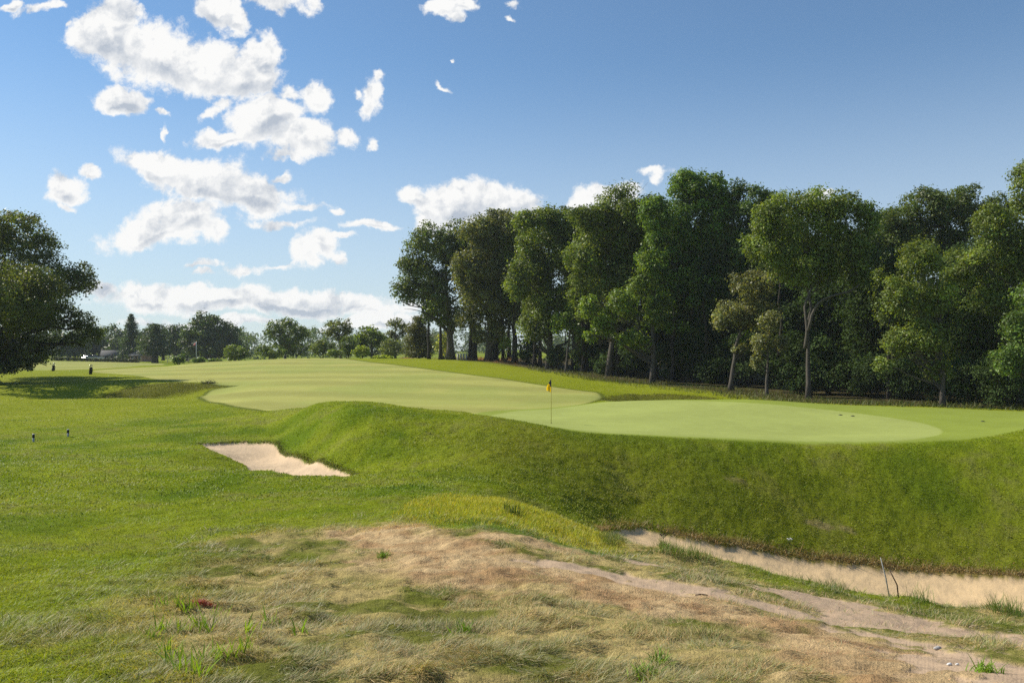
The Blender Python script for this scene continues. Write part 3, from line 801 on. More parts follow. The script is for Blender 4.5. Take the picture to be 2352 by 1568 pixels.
zone = np.zeros(X_.shape, int)
zone[S['fair'] > 0] = 1
zone[S['fair2'] > 0] = 1
zone[S['collar'] > 0] = 2
zone[S['green'] > 0] = 3
zone[(pathf > 0.5) & (S['dry'] > -1.5)] = 4
zone[S['sandl'] > 0] = 5
zone[S['sandr'] > 0] = 6
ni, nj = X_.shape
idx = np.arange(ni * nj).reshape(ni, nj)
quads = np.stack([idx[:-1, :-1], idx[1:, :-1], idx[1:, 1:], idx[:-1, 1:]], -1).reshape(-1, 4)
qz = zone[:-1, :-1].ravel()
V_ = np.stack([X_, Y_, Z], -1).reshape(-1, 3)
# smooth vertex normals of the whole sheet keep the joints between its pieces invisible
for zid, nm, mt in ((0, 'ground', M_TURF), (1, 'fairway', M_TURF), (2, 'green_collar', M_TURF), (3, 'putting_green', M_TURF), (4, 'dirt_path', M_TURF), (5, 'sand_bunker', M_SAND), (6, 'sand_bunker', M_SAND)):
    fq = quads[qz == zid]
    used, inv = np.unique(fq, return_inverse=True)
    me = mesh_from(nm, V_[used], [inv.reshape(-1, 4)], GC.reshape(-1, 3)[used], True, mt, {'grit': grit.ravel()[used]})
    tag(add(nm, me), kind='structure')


# ------------------------------------------------------------------ grass
def blades(x, y, L, width, heading, e0, e1, col, name, mat, k=3, lift=0.0):
    """Grass blades as tapering bent ribbons: E0 is the rise at the root, E1 at the tip (radians)."""
    n = len(x)
    z = H(x, y) + lift - 0.01
    p = np.stack([x, y, z], 1)
    tw = heading + math.pi / 2 + rng.normal(0, 0.5, n)
    side = np.stack([np.cos(tw), np.sin(tw), rng.normal(0, 0.25, n)], 1)
    verts = np.empty((n, 2 * k + 1, 3), dtype=np.float32)
    for lv in range(k + 1):
        t = lv / k
        w = (width * (1 - t) ** 0.6 * 0.5)[:, None]
        if lv < k:
            verts[:, 2 * lv] = p - side * w
            verts[:, 2 * lv + 1] = p + side * w
            e = e0 + (e1 - e0) * (t + 0.5 / k)
            st = (L / k)[:, None] * np.stack([np.cos(e) * np.cos(heading), np.cos(e) * np.sin(heading), np.sin(e)], 1)
            p = p + st
        else:
            verts[:, 2 * k] = p
    base = (np.arange(n) * (2 * k + 1))[:, None]
    q = np.concatenate([base + np.array([[2 * i, 2 * i + 1, 2 * i + 3, 2 * i + 2]]) for i in range(k - 1)], 0) if k > 1 else np.zeros((0, 4))
    t3 = base + np.array([[2 * k - 2, 2 * k - 1, 2 * k]])
    cc = np.repeat(col, 2 * k + 1, axis=0)
    return mesh_from(name, verts.reshape(-1, 3), [q, t3], cc, True, mat)


def scatter(n, r0, r1, p=1.0, th0=-0.62, th1=0.62):
    """Points over the sector of ground the photo shows, density falling with distance as 1 / r^(1+p)."""
    a = rng.uniform(th0, th1, n)
    q = rng.random(n)
    if abs(p - 1) < 1e-6:
        r = 1 / (1 / r0 + q * (1 / r1 - 1 / r0)) if False else r0 * (r1 / r0) ** q
    else:
        g = 1 - p
        r = (r0 ** g + q * (r1 ** g - r0 ** g)) ** (1 / g)
    return r * np.sin(a), r * np.cos(a), r


def G(key, x, y):
    return gridval(S[key], x, y)


GCc = [GC[..., k] for k in range(3)]


def ground_col(x, y):
    return np.stack([gridval(c_, x, y) for c_ in GCc], 1)


def vary(c, n, lo=0.7, hi=1.35, hue=0.12):
    f = rng.uniform(lo, hi, n)[:, None]
    h = 1 + rng.normal(0, hue, (n, 3)) * np.array([1.0, 0.4, 0.6])
    return np.clip(c * f * h, 0.004, 0.8)


def grass_object(name, me, label, cat='grass'):
    return tag(add(name, me), label, cat, kind='stuff')


# mown rough on the near left and middle
x, y, r = scatter(520000, 3.4, 75, 1.25)
ok = (G('dry', x, y) < 0.5) & (G('sandl', x, y) < -0.02) & (G('sandr', x, y) < -0.02) & (G('collar', x, y) < 0.05) & (G('green', x, y) < 0.05) & (G('fair', x, y) < 0.02) & (G('wood', x, y) < 0)
x, y, r = x[ok], y[ok], r[ok]
n = len(x)
hd = fbm(x * 0.5, y * 0.5, 41, 3) * 9 + rng.normal(0, 1.1, n)
L = rng.uniform(0.03, 0.07, n) * (1 + 0.008 * r)
wd = rng.uniform(0.0035, 0.006, n) * np.maximum(1, r / 6.5)
gc = vary(ground_col(x + rng.normal(0, 0.10, n), y + rng.normal(0, 0.15, n)) * 1.35, n, 0.65, 1.4, 0.10)
pale = rng.random(n) < 0.06
gc[pale] = vary(np.array([0.30, 0.29, 0.14]), pale.sum())
grass_object('mown_rough_grass', blades(x, y, L, wd, hd, rng.uniform(0.5, 1.35, n), rng.uniform(-0.5, 0.8, n), gc, 'mown_rough_grass', M_GRASS, 2),
             'short green mown grass over the near left slope and the banks')

# coarser turf on the banks round the bunkers and the green
x, y, r = scatter(520000, 15, 60, 0.6, -0.62, 0.62)
cl = fbm(x * 1.6, y * 1.6, 43, 3)
ok = (G('dry', x, y) < 0.2) & (G('sandl', x, y) < -0.01) & (G('sandr', x, y) < -0.01) & (G('collar', x, y) < 0.02) & (G('green', x, y) < 0.02) & (G('fair', x, y) < 0.02) & (rng.random(len(x)) < (sstep(0.3, 0.6, cl) * 0.75 + 0.2) * sstep(15, 24, r) * (1 - sstep(40, 60, r)) * np.where(x / y < -0.17, 0.55, 1.0)) & (G('wood', x, y) < 0)
x, y, r, cl = x[ok], y[ok], r[ok], cl[ok]
n = len(x)
hd = rng.uniform(-math.pi, math.pi, n)
gc = vary(ground_col(x, y) * 1.32, n, 0.7, 1.35, 0.08)
L = rng.uniform(0.03, 0.085, n) * (0.6 + 0.9 * cl)
grass_object('bank_grass', blades(x, y, L, rng.uniform(0.016, 0.032, n), hd, rng.uniform(0.5, 1.4, n), rng.uniform(-0.3, 0.9, n), gc, 'bank_grass', M_GRASS, 2),
             'thick clumpy green turf on the steep banks above the sand')

# long matted dry grass of the near bank
x, y, r = scatter(760000, 3.0, 19, 1.3)
dry = G('dry', x, y)
pth = np.maximum(G('path', x, y), G('track', x, y))
cl = fbm(x * 2.4, y * 3.0, 44, 3)
ok = (dry > rng.uniform(-1.2, 0.9, len(x))) & (G('sandr', x, y) < -0.10) & ((pth < -0.02) | (rng.random(len(x)) < 0.035))
x, y, r, cl = x[ok], y[ok], r[ok], cl[ok]
n = len(x)
pink = sstep(-0.3, 0.3, G('pink', x, y))
fl = fbm(x * 0.45 + 5, y * 0.45, 45, 2)
hd = -0.35 + (fl - 0.5) * 4.0 + (fbm(x * 2.6, y * 2.6, 46, 3) - 0.5) * 7.0 + rng.normal(0, 0.85, n)
sz = (0.5 + 0.85 * sstep(0.3, 0.7, cl)) * (1 - 0.2 * pink)
L = rng.uniform(0.04, 0.10, n) * sz * np.interp(r, [3, 9, 14], [0.9, 1.15, 1.4])
up = 0.25 + 0.8 * sstep(0.45, 0.75, cl) * (1 - pink)
e0 = rng.uniform(0.1, 0.9, n) * up + 0.18
e1 = e0 - rng.uniform(0.3, 1.2, n)
gc = vary(ground_col(x + rng.normal(0, 0.13, n), y + rng.normal(0, 0.22, n)) * 1.12, n, 0.5, 1.55, 0.12)
live = rng.random(n) < 0.22 * (1 - pink)
gc[live] = vary(np.array([0.12, 0.17, 0.018]), live.sum(), 0.7, 1.4, 0.08)
silver = rng.random(n) < 0.30 * sstep(0.45, 0.62, fbm(x * 0.9, y * 0.9, 47, 3)) * (1 - pink)
gc[silver] = vary(np.array([0.34, 0.33, 0.18]), silver.sum(), 0.7, 1.3, 0.05)
straw = rng.random(n) < 0.14
gc[straw] = vary(np.array([0.50, 0.40, 0.20]), straw.sum(), 0.7, 1.3, 0.06)
wd = rng.uniform(0.0020, 0.0036, n) * np.maximum(1, r / 5.0)
grass_object('long_dry_grass', blades(x, y, L, wd, hd, e0, e1, gc, 'long_dry_grass', M_STRAW, 3),
             'long matted straw and olive coloured grass covering the near bank')

# tall green grass along the lip of the near bunker
lip = poly([(1390, 1243), (1450, 1246), (1550, 1267), (1650, 1284), (1770, 1315), (1900, 1345), (2020, 1364), (2150, 1382), (2280, 1402), (2400, 1420), ('d', 2560, 11)])
seg = np.cumsum(np.r_[0, np.hypot(*np.diff(lip, axis=0).T)])
n = 17000
t = rng.random(n) * seg[-1]
jit = rng.normal(0, 0.32, n)
x = np.interp(t, seg, lip[:, 0]) + rng.normal(0, 0.05, n) - 0.05
y = np.interp(t, seg, lip[:, 1]) + jit - 0.30
cl = fbm(t * 1.1, t * 0.0 + 3, 48, 3)
keep = (rng.random(n) < 0.25 + sstep(0.3, 0.65, cl)) & (G('sandr', x, y) < -0.02)
x, y, cl = x[keep], y[keep], cl[keep]
n = len(x)
L = rng.uniform(0.08, 0.22, n) * (0.5 + 1.0 * cl)
gc = vary(mix3(np.array([0.085, 0.14, 0.025]), np.array([0.30, 0.26, 0.10]), np.clip(rng.normal(0.25, 0.25, n), 0, 1)), n)
grass_object('bunker_lip_grass', blades(x, y, L, rng.uniform(0.004, 0.009, n), rng.uniform(-math.pi, math.pi, n), rng.uniform(0.9, 1.5, n), rng.uniform(0.0, 1.2, n), gc, 'bunker_lip_grass', M_GRASS, 3),
             'ragged taller green grass along the near lip of the long bunker')

# wispy straw stems where the far bank meets the sand, and the shaggy edge of the left bunker
back = poly([(1376, 1222), (1400, 1215), (1470, 1213), (1530, 1229), (1640, 1250), (1760, 1270), (1900, 1288), (2000, 1303), (2150, 1319), (2280, 1324), (2400, 1328)])
seg = np.cumsum(np.r_[0, np.hypot(*np.diff(back, axis=0).T)])
n = 4200
t = rng.random(n) ** 0.7 * seg[-1]
x = np.interp(t, seg, back[:, 0])
y = np.interp(t, seg, back[:, 1]) + np.abs(rng.normal(0.10, 0.30, n))
keep = G('sandr', x, y) < 0.0
x, y = x[keep], y[keep]
n = len(x)
tall = rng.random(n) < 0.10
L = np.where(tall, rng.uniform(0.25, 0.55, n), rng.uniform(0.05, 0.13, n))
gc = vary(mix3(np.array([0.12, 0.12, 0.02]), np.array([0.34, 0.22, 0.09]), rng.random(n)), n)
grass_object('bunker_edge_straw', blades(x, y, L, np.where(tall, 0.009, 0.022), rng.uniform(-math.pi, math.pi, n), rng.uniform(0.8, 1.5, n), rng.uniform(-0.2, 1.1, n), gc, 'bunker_edge_straw', M_STRAW, 3),
             'brown wispy grass stems along the far edge of the long bunker')
edge = poly([(450, 1021), (540, 1014), (600, 1015), (638, 1020), (645, 1040), (664, 1049), (702, 1056), (747, 1068), (792, 1081), (826, 1089)])
seg = np.cumsum(np.r_[0, np.hypot(*np.diff(edge, axis=0).T)])
n = 4500
t = rng.random(n) * seg[-1]
x = np.interp(t, seg, edge[:, 0]) + rng.normal(0, 0.06, n)
y = np.interp(t, seg, edge[:, 1]) + np.abs(rng.normal(0.06, 0.18, n))
keep = G('sandl', x, y) < 0.0
x, y = x[keep], y[keep]
n = len(x)
gc = vary(mix3(np.array([0.10, 0.14, 0.014]), np.array([0.20, 0.19, 0.04]), rng.random(n)), n)
grass_object('bunker_edge_grass', blades(x, y, rng.uniform(0.06, 0.15, n), rng.uniform(0.016, 0.03, n), rng.normal(-1.9, 0.6, n), rng.uniform(0.2, 0.9, n), rng.uniform(-1.2, 0.2, n), gc, 'bunker_edge_grass', M_GRASS, 3),
             'shaggy overhanging turf on the back edge of the left bunker')

# bright yellow-green fescue on the small ridge between the two bunkers
n = 34000
lo, hi = P_YEL.min(0), P_YEL.max(0)
x, y = rng.uniform(lo[0] - 0.5, hi[0] + 0.5, n), rng.uniform(lo[1] - 0.6, hi[1] + 0.5, n)
keep = (G('yel', x, y) > rng.uniform(-1.1, 0.6, n)) & (G('sandr', x, y) < -0.05)
x, y = x[keep], y[keep]
n = len(x)
gc = vary(mix3(np.array([0.33, 0.36, 0.03]), np.array([0.50, 0.44, 0.06]), fbm(x * 1.5, y * 1.5, 51, 3)), n, 0.7, 1.3)
grass_object('ridge_grass', blades(x, y, rng.uniform(0.04, 0.11, n), rng.uniform(0.007, 0.013, n), rng.uniform(-math.pi, math.pi, n), rng.uniform(1.0, 1.5, n), rng.uniform(0.3, 1.2, n), gc, 'ridge_grass', M_GRASS, 3),
             'bright yellow green longer grass on the small ridge between the bunkers')
# rusty seed grass in front of the wood
n = 60000
lo, hi = P_HEATH.min(0), P_HEATH.max(0)
x, y = rng.uniform(lo[0] - 2, hi[0] + 12, n), rng.uniform(lo[1] - 10, hi[1], n)
keep = (G('heath', x, y) > rng.uniform(-1.0, 0.5, n))
x, y = x[keep], y[keep]
n = len(x)
gc = vary(mix3(np.array([0.20, 0.14, 0.04]), np.array([0.42, 0.20, 0.07]), rng.random(n)), n)
grass_object('rusty_grass', blades(x, y, rng.uniform(0.3, 0.7, n), rng.uniform(0.03, 0.06, n), rng.uniform(-math.pi, math.pi, n), rng.uniform(1.0, 1.5, n), rng.uniform(0.3, 1.2, n), gc, 'rusty_grass', M_STRAW, 2),
             'rust coloured tall seed grass at the left foot of the wood')
n = 26000
two = rng.random(n) < 0.35
x, y = [np.where(two, rng.uniform(P_HOLB[:, q].min() - 1, P_HOLB[:, q].max() + 1, n), rng.uniform(P_HOLL[:, q].min() - 1, P_HOLL[:, q].max() + 1, n)) for q in (0, 1)]
keep = (G('holl', x, y) > rng.uniform(-0.6, 0.4, n)) & (G('fair', x, y) < -0.1) & (G('collar', x, y) < 0)
x, y = x[keep], y[keep]
n = len(x)
gc = vary(mix3(np.array([0.09, 0.11, 0.012]), np.array([0.15, 0.145, 0.025]), rng.random(n)), n)
grass_object('hollow_grass', blades(x, y, rng.uniform(0.06, 0.14, n), rng.uniform(0.03, 0.05, n), rng.uniform(-math.pi, math.pi, n), rng.uniform(0.8, 1.5, n), rng.uniform(0.0, 1.2, n), gc, 'hollow_grass', M_GRASS, 2),
             'dark olive longer grass on the faces of the hollows beside the fairway')
# thin weeds and grass on the shaded floor of the wood edge
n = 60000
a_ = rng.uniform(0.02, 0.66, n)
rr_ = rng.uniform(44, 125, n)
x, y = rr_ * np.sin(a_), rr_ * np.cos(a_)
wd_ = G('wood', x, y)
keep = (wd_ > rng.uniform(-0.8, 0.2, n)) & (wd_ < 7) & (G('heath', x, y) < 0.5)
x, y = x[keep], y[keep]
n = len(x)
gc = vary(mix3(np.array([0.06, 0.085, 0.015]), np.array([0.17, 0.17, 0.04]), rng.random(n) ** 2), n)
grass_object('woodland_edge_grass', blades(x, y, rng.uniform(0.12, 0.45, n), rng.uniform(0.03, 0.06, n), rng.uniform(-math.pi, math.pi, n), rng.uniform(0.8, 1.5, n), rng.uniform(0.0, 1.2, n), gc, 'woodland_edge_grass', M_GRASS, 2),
             'dark rough grass and weeds under the edge of the wood')


# ------------------------------------------------------------------ trees
def place(px, d):
    """Ground point in photo column px at distance d."""
    X = (px - PX) / FOC * d
    return np.array([X, d, float(H(X, d))])


def row_z(py, d):
    return EYE - (py - PY) / FOC * d


def leaf_mesh(c, nrm, size, col, name, mat=None, aspect=0.62):
    n = len(c)
    nrm = nrm / (np.linalg.norm(nrm, axis=1)[:, None] + 1e-9)
    r = rng.normal(size=(n, 3))
    t = np.cross(nrm, r)
    t /= np.linalg.norm(t, axis=1)[:, None] + 1e-9
    b = np.cross(nrm, t)
    s = (size * 0.5)[:, None]
    v = np.empty((n, 4, 3))
    v[:, 0] = c - t * s
    v[:, 1] = c + b * s * aspect + nrm * s * 0.18
    v[:, 2] = c + t * s
    v[:, 3] = c - b * s * aspect + nrm * s * 0.18
    q = np.arange(4 * n).reshape(n, 4)
    return mesh_from(name, v.reshape(-1, 3), [q], np.repeat(col, 4, 0), False, mat or M_LEAF)


def lobes_in(crowns, lob):
    """Leaf clumps filling a few ellipsoids: rows of centre x y z, radius."""
    out = []
    for (c, rx, ry, rz) in crowns:
        lr = lob * (min(rx, rz) ** 0.5) * 0.78
        n = int(max(6, 2.3 * (rx * rz + 0.5 * ry * rz) / lr ** 2))
        d = rng.normal(size=(n, 3))
        d /= np.linalg.norm(d, axis=1)[:, None]
        rad = rng.random(n) ** 0.36 * 1.0
        p = d * rad[:, None] * np.array([max(rx - lr * 0.7, 0.2), max(ry - lr * 0.7, 0.2), max(rz - lr * 0.7, 0.2)]) + np.array(c)
        out.append(np.c_[p, lr * rng.uniform(0.65, 1.3, n)])
    return np.vstack(out)


LEAF_GAIN = 1.9


def lobe_leaves(lb, size, dens, base, tint=0.22, flat=0.78, up=0.35):
    cs, ns, ls = [], [], []
    for k, (x, y, z, r) in enumerate(lb):
        m = int(dens * 12.5 * r * r / (size * size)) + 6
        d = rng.normal(size=(m, 3))
        d[:, 2] += 0.35
        d /= np.linalg.norm(d, axis=1)[:, None]
        rr = r * (0.30 + 0.75 * rng.random(m) ** 0.55) * (1 + 0.22 * np.sin(5 * d[:, 0] + 7 * d[:, 1] + k) * np.cos(6 * d[:, 2] + k))
        far_ = rng.random(m) < 0.13
        rr = np.where(far_, r * rng.uniform(0.95, 1.5, m), rr)
        cs.append(np.array([x, y, z]) + d * rr[:, None] * np.array([1, 1, flat]))
        ns.append(d * 0.8 + rng.normal(size=(m, 3)) * 0.55 + np.array([0, 0, up]))
        ls.append(np.full(m, rng.normal(0, tint)))
    c = np.vstack(cs)
    nn = np.vstack(ns)
    lv = np.concatenate(ls)
    n = len(c)
    col = np.array(base)[None] * LEAF_GAIN * (np.exp(lv) * rng.uniform(0.7, 1.35, n))[:, None] * (1 + rng.normal(0, 0.08, (n, 3)) * np.array([1, .4, .5]))
    return c, nn, size * rng.uniform(0.65, 1.35, n), np.clip(col, 0.003, 0.6)


def branch_path(a, b, sag, n=6, wig=0.06):
    a, b = np.asarray(a, float), np.asarray(b, float)
    t = np.linspace(0, 1, n)[:, None]
    L = np.linalg.norm(b - a)
    p = a + (b - a) * t
    p[:, 2] += (np.sin(t[:, 0] * math.pi) * sag * L)
    p[1:-1] += rng.normal(0, wig * L * 0.5, (n - 2, 3)) * np.array([1, 1, 0.6])
    return p


def tree(name, label, cat, group, px, d, crowns_px, base=(0.07, 0.10, 0.018), trunk_px=7, lean=0.0, leaf=1.0, dens=1.0, lob=0.95, barkm=None, top_frac=0.8,
         limbs=26, depth=0.9, leafmat=None, tint=0.22, trunk_top=None, extra_limbs=(), ddy=0.0):
    """A broadleaf tree. crowns_px: (photo x, photo y, half width, half height[, shift in distance]) of each crown mass at its distance d."""
    g = place(px, d)
    root = thing(name, tuple(g), label, cat, group)
    sc = d / FOC
    cr = []
    for e in crowns_px:
        off = e[4] if len(e) > 4 else rng.normal(0, 0.15) * e[2] * sc
        dd = d + off
        cr.append((np.array([(e[0] - PX) / FOC * dd, dd, row_z(e[1], dd)]) - g, e[2] * sc, e[2] * sc * depth, e[3] * sc))
    lb = lobes_in(cr, lob)
    size = max(0.13, 0.0031 * d) * leaf
    c, nn, sz, col = lobe_leaves(lb, size, dens, base, tint)
    keep = c[:, 2] > 0.15
    add('crown', leaf_mesh(c[keep], nn[keep], sz[keep], col[keep], 'crown', leafmat), root)
    # trunk and limbs
    gb = Geo()
    ztop = max(k[0][2] + k[3] * 0.55 for k in cr)
    zlow = min(k[0][2] - k[3] for k in cr)
    r0 = trunk_px * sc
    big = max(cr, key=lambda k: k[1] * k[3])
    top = np.array([big[0][0] * 0.6, big[0][1] * 0.6, ztop * top_frac])
    if trunk_top is not None:
        top[0] = (trunk_top - PX) / FOC * d - g[0]
    n = 9
    t = np.linspace(0, 1, n)
    tp = np.stack([top[0] * t ** 1.5, top[1] * t ** 1.5, -0.3 + (top[2] + 0.3) * t], 1)
    tp[2:] += rng.normal(0, 0.006 * ztop, (n - 2, 3)) * np.array([1, 1, 0])
    tr = r0 * (1 - 0.78 * t) * (1 + 0.5 * np.exp(-t * 22))
    gb.tube(tp, tr, 9)
    pick = rng.permutation(len(lb))[:limbs]
    for k in pick:
        e = lb[k, :3]
        zs = np.clip(e[2] - rng.uniform(0.25, 0.55) * np.hypot(e[0], e[1]) - 0.08 * ztop, zlow * 0.55 + 0.2, top[2] * 0.97)
        ts = np.clip((zs + 0.3) / (top[2] + 0.3), 0.1, 0.98)
        a = np.array([np.interp(ts, t, tp[:, q]) for q in range(3)])
        ra = np.interp(ts, t, tr) * rng.uniform(0.35, 0.6)
        pth = branch_path(a, e, rng.uniform(-0.02, 0.12), 7, 0.07)
        gb.tube(pth, np.linspace(ra, max(0.012, ra * 0.15), 7), 6, caps=False)
        for _ in range(2):       # forked twigs at the end of each limb
            m = pth[rng.integers(3, 6)]
            q = e + rng.normal(0, 0.7, 3) * lb[k, 3] * 1.3
            gb.tube(branch_path(m, q, 0.05, 4), np.linspace(ra * 0.4, 0.01, 4), 4, caps=False)
    for lp in extra_limbs:       # bare limbs seen in the photo: (photo x, photo y) points, root radius in px
        pts = np.array([np.array([(x - PX) / FOC * (d + dz_), d + dz_, row_z(y_, d + dz_)]) - g for (x, y_, dz_) in lp[0]])
        tt = np.linspace(0, len(pts) - 1, 12)
        pp = np.stack([np.interp(tt, np.arange(len(pts)), pts[:, q]) for q in range(3)], 1)
        gb.tube(pp, np.linspace(lp[1] * sc, lp[1] * sc * 0.35, 12), 7)
    add('trunk', gb.mesh('trunk', barkm or M_BARK), root)
    return root


def bush(name, label, cat, group, px, d, cx, cy_, hw, hh, base, leaf=0.9, dens=1.0, lob=0.62, leafmat=None):
    g = place(px, d)
    sc = d / FOC
    c0 = np.array([(cx - PX) / FOC * d, d, row_z(cy_, d)]) - g
    lb = lobes_in([(c0, hw * sc, hw * sc * 0.9, hh * sc)], lob)
    c, nn, sz, col = lobe_leaves(lb, max(0.10, 0.0029 * d) * leaf, dens, base, 0.16)
    keep = c[:, 2] > 0.02
    root = thing(name, tuple(g), label, cat, group)
    add('foliage', leaf_mesh(c[keep], nn[keep], sz[keep], col[keep], 'foliage', leafmat), root)
    gb = Geo()
    for _ in range(6):
        e = lb[rng.integers(len(lb)), :3]
        gb.tube(branch_path((rng.normal(0, .08), rng.normal(0, .08), -0.1), e, 0.05, 5), np.linspace(0.06, 0.015, 5), 5, caps=False)
    add('stems', gb.mesh('stems', M_BARKD), root)
    return root


def conifer(name, label, group, px, d, top, low, hw, base, trunk_px=5, layers=13, taper=1.0, dens=1.0, open_=0.5):
    g = place(px, d)
    sc = d / FOC
    zt, zl = row_z(top, d) - g[2], row_z(low, d) - g[2]
    root = thing(name, tuple(g), label, 'conifer', group)
    gb = Geo()
    gb.tube([(0, 0, -0.3), (0, 0, zt * 0.5), (0.0, 0, zt * 0.98)], [trunk_px * sc, trunk_px * sc * 0.6, 0.03], 8)
    lb = []
    for k in range(layers):
        f = (k + rng.uniform(0.1, 0.6)) / layers
        z = zl + (zt - zl) * f
        L = hw * sc * ((1 - f) ** taper * 0.95 + 0.05)
        nb = 9 if f < 0.8 else 6
        a0 = rng.uniform(0, 6.28)
        for b in range(nb):
            a = a0 + b / nb * 2 * math.pi + rng.normal(0, 0.2)
            Lb = L * rng.uniform(0.6, 1.1)
            e = np.array([math.cos(a) * Lb, math.sin(a) * Lb, z + Lb * rng.uniform(0.0, 0.22)])
            gb.tube(branch_path((0, 0, z), e, -0.03, 4, 0.03), np.linspace(0.05 + 0.012 * Lb, 0.015, 4), 4, caps=False)
            for q in np.linspace(0.25, 1.0, max(3, int(Lb / 0.8))):
                p = np.array([0, 0, z]) * (1 - q) + e * q
                lb.append((p[0], p[1], p[2], (0.42 + 0.16 * Lb * (1 - 0.4 * q)) * rng.uniform(0.8, 1.2)))
    c, nn, sz, col = lobe_leaves(np.array(lb), max(0.12, 0.0028 * d), 0.5 * dens, base, 0.15, open_, 0.5)
    keep = c[:, 2] > 0.15
    add('crown', leaf_mesh(c[keep], nn[keep], sz[keep], col[keep], 'crown', None, 0.35), root)
    add('trunk', gb.mesh('trunk', M_BARKD), root)
    return root


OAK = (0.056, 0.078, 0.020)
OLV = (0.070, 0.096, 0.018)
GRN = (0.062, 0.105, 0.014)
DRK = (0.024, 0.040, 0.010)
SIL = (0.100, 0.108, 0.045)
BRT = (0.080, 0.118, 0.016)
WOOD = 'trees along the front of the wood'

# the wood on the right, from its far left end to the near right
tree('oak_tree', 'spreading oak leaning out at the far left end of the wood', 'tree', WOOD, 1035, 118,
     [(1005, 565, 82, 66), (965, 640, 64, 66), (1045, 615, 66, 84), (930, 668, 36, 40), (1010, 700, 64, 46), (1075, 550, 56, 52), (985, 545, 50, 42), (1040, 740, 50, 26), (1085, 640, 44, 70), (945, 610, 40, 46)], OAK, 9, dens=0.62, lob=0.72, limbs=46, trunk_top=1020, leaf=0.95,
     extra_limbs=[([(1035, 745, 0), (1000, 690, 0), (960, 650, 0), (930, 640, 0)], 4), ([(1030, 760, 0), (985, 715, 0), (940, 690, 0)], 3)])
tree('oak_tree', 'oak second from the left end of the wood with pale leaf clumps', 'tree', WOOD, 1122, 112,
     [(1140, 545, 72, 66), (1100, 630, 66, 74), (1175, 610, 66, 84), (1090, 715, 54, 50), (1160, 720, 58, 58), (1205, 525, 48, 50), (1115, 765, 46, 30), (1180, 690, 56, 70), (1150, 640, 70, 80), (1215, 600, 40, 60), (1100, 540, 50, 48, -3), (1075, 620, 40, 60, -3), (1150, 510, 56, 36)], (0.078, 0.088, 0.032), 8, dens=0.95, lob=0.72, limbs=30)
tree('oak_tree', 'broad olive oak in the wood right of the pale clumped oak', 'tree', WOOD, 1262, 99,
     [(1262, 545, 84, 78), (1225, 640, 66, 80), (1310, 630, 70, 90), (1270, 715, 80, 60), (1330, 535, 60, 62), (1230, 755, 54, 40), (1300, 730, 60, 60), (1350, 650, 50, 80), (1215, 560, 44, 50), (1222, 512, 44, 38, -3), (1190, 640, 36, 60, -3), (1270, 500, 56, 34)], OLV, 8, dens=0.95, lob=0.75)
tree('oak_tree', 'olive oak with rounded top just left of the tallest tree', 'tree', WOOD, 1400, 88,
     [(1430, 505, 88, 90), (1380, 585, 72, 90), (1480, 565, 72, 90), (1420, 670, 90, 76), (1370, 510, 50, 46), (1480, 480, 50, 50), (1345, 500, 46, 40, -3), (1335, 600, 44, 70, -3), (1350, 700, 50, 50, -2), (1500, 640, 50, 70)], OLV, 8, dens=1.0, lob=0.72)
tree('tall_tree', 'tallest tree of the wood with a feathery pointed top', 'tree', WOOD, 1580, 84,
     [(1590, 475, 78, 96), (1545, 560, 70, 90), (1645, 550, 72, 100), (1590, 660, 95, 84), (1630, 445, 56, 56), (1575, 420, 40, 44), (1660, 470, 44, 60), (1512, 500, 46, 60, -3), (1500, 590, 44, 66, -3), (1600, 740, 80, 60), (1530, 720, 50, 60)], GRN, 9, dens=1.05, lob=0.62)
tree('dark_tree', 'dark green tree with layered sprays beside the tallest tree', 'tree', WOOD, 1720, 82,
     [(1715, 470, 62, 66), (1745, 540, 56, 76), (1690, 600, 62, 80), (1720, 690, 72, 76), (1765, 480, 40, 50), (1665, 680, 50, 70)], (0.040, 0.068, 0.014), 7, dens=1.05, lob=0.62)
tree('maple_tree', 'bright green young maple standing in front of the tall trees', 'tree', WOOD, 1498, 78,
     [(1490, 620, 34, 44), (1470, 668, 40, 40), (1425, 700, 44, 46), (1510, 710, 40, 56), (1385, 745, 40, 40), (1350, 705, 26, 34), (1455, 780, 56, 30), (1360, 770, 22, 20)], BRT, 6, dens=0.85, lob=0.62, barkm=M_BARK)
tree('large_tree', 'large round crowned tree with one bare curving grey limb', 'tree', WOOD, 1857, 61,
     [(1850, 505, 96, 80), (1780, 580, 62, 66), (1925, 560, 84, 72), (1990, 510, 46, 56), (1860, 620, 90, 66), (1965, 620, 46, 44), (1775, 500, 50, 56), (1740, 560, 40, 40), (1930, 480, 60, 50)], (0.076, 0.104, 0.018), 6, dens=0.95, lob=0.68, barkm=M_BARK,
     extra_limbs=[([(1857, 760, -1.2), (1866, 720, -1.4), (1884, 690, -1.8), (1920, 677, -2.2), (1950, 670, -2.6), (1974, 655, -3.0)], 4), ([(1850, 800, -0.6), (1855, 760, -1.0), (1848, 700, -0.9), (1870, 650, -0.4)], 5)], top_frac=0.72)
tree('silver_leaved_tree', 'low silvery leaved tree in front of the dark wood', 'tree', WOOD, 1678, 69,
     [(1730, 655, 58, 42), (1680, 720, 50, 44), (1745, 720, 50, 50), (1655, 740, 26, 22), (1700, 800, 26, 16)], SIL, 6, dens=0.8, lob=0.6, barkm=M_BARK, limbs=20)
tree('silver_leaved_tree', 'smallest silvery leaved tree beside the low silvery one', 'tree', WOOD, 1761, 64,
     [(1770, 745, 30, 34), (1750, 790, 34, 30), (1735, 828, 18, 20), (1800, 790, 24, 22)], SIL, 4.5, dens=0.8, lob=0.55, limbs=14)
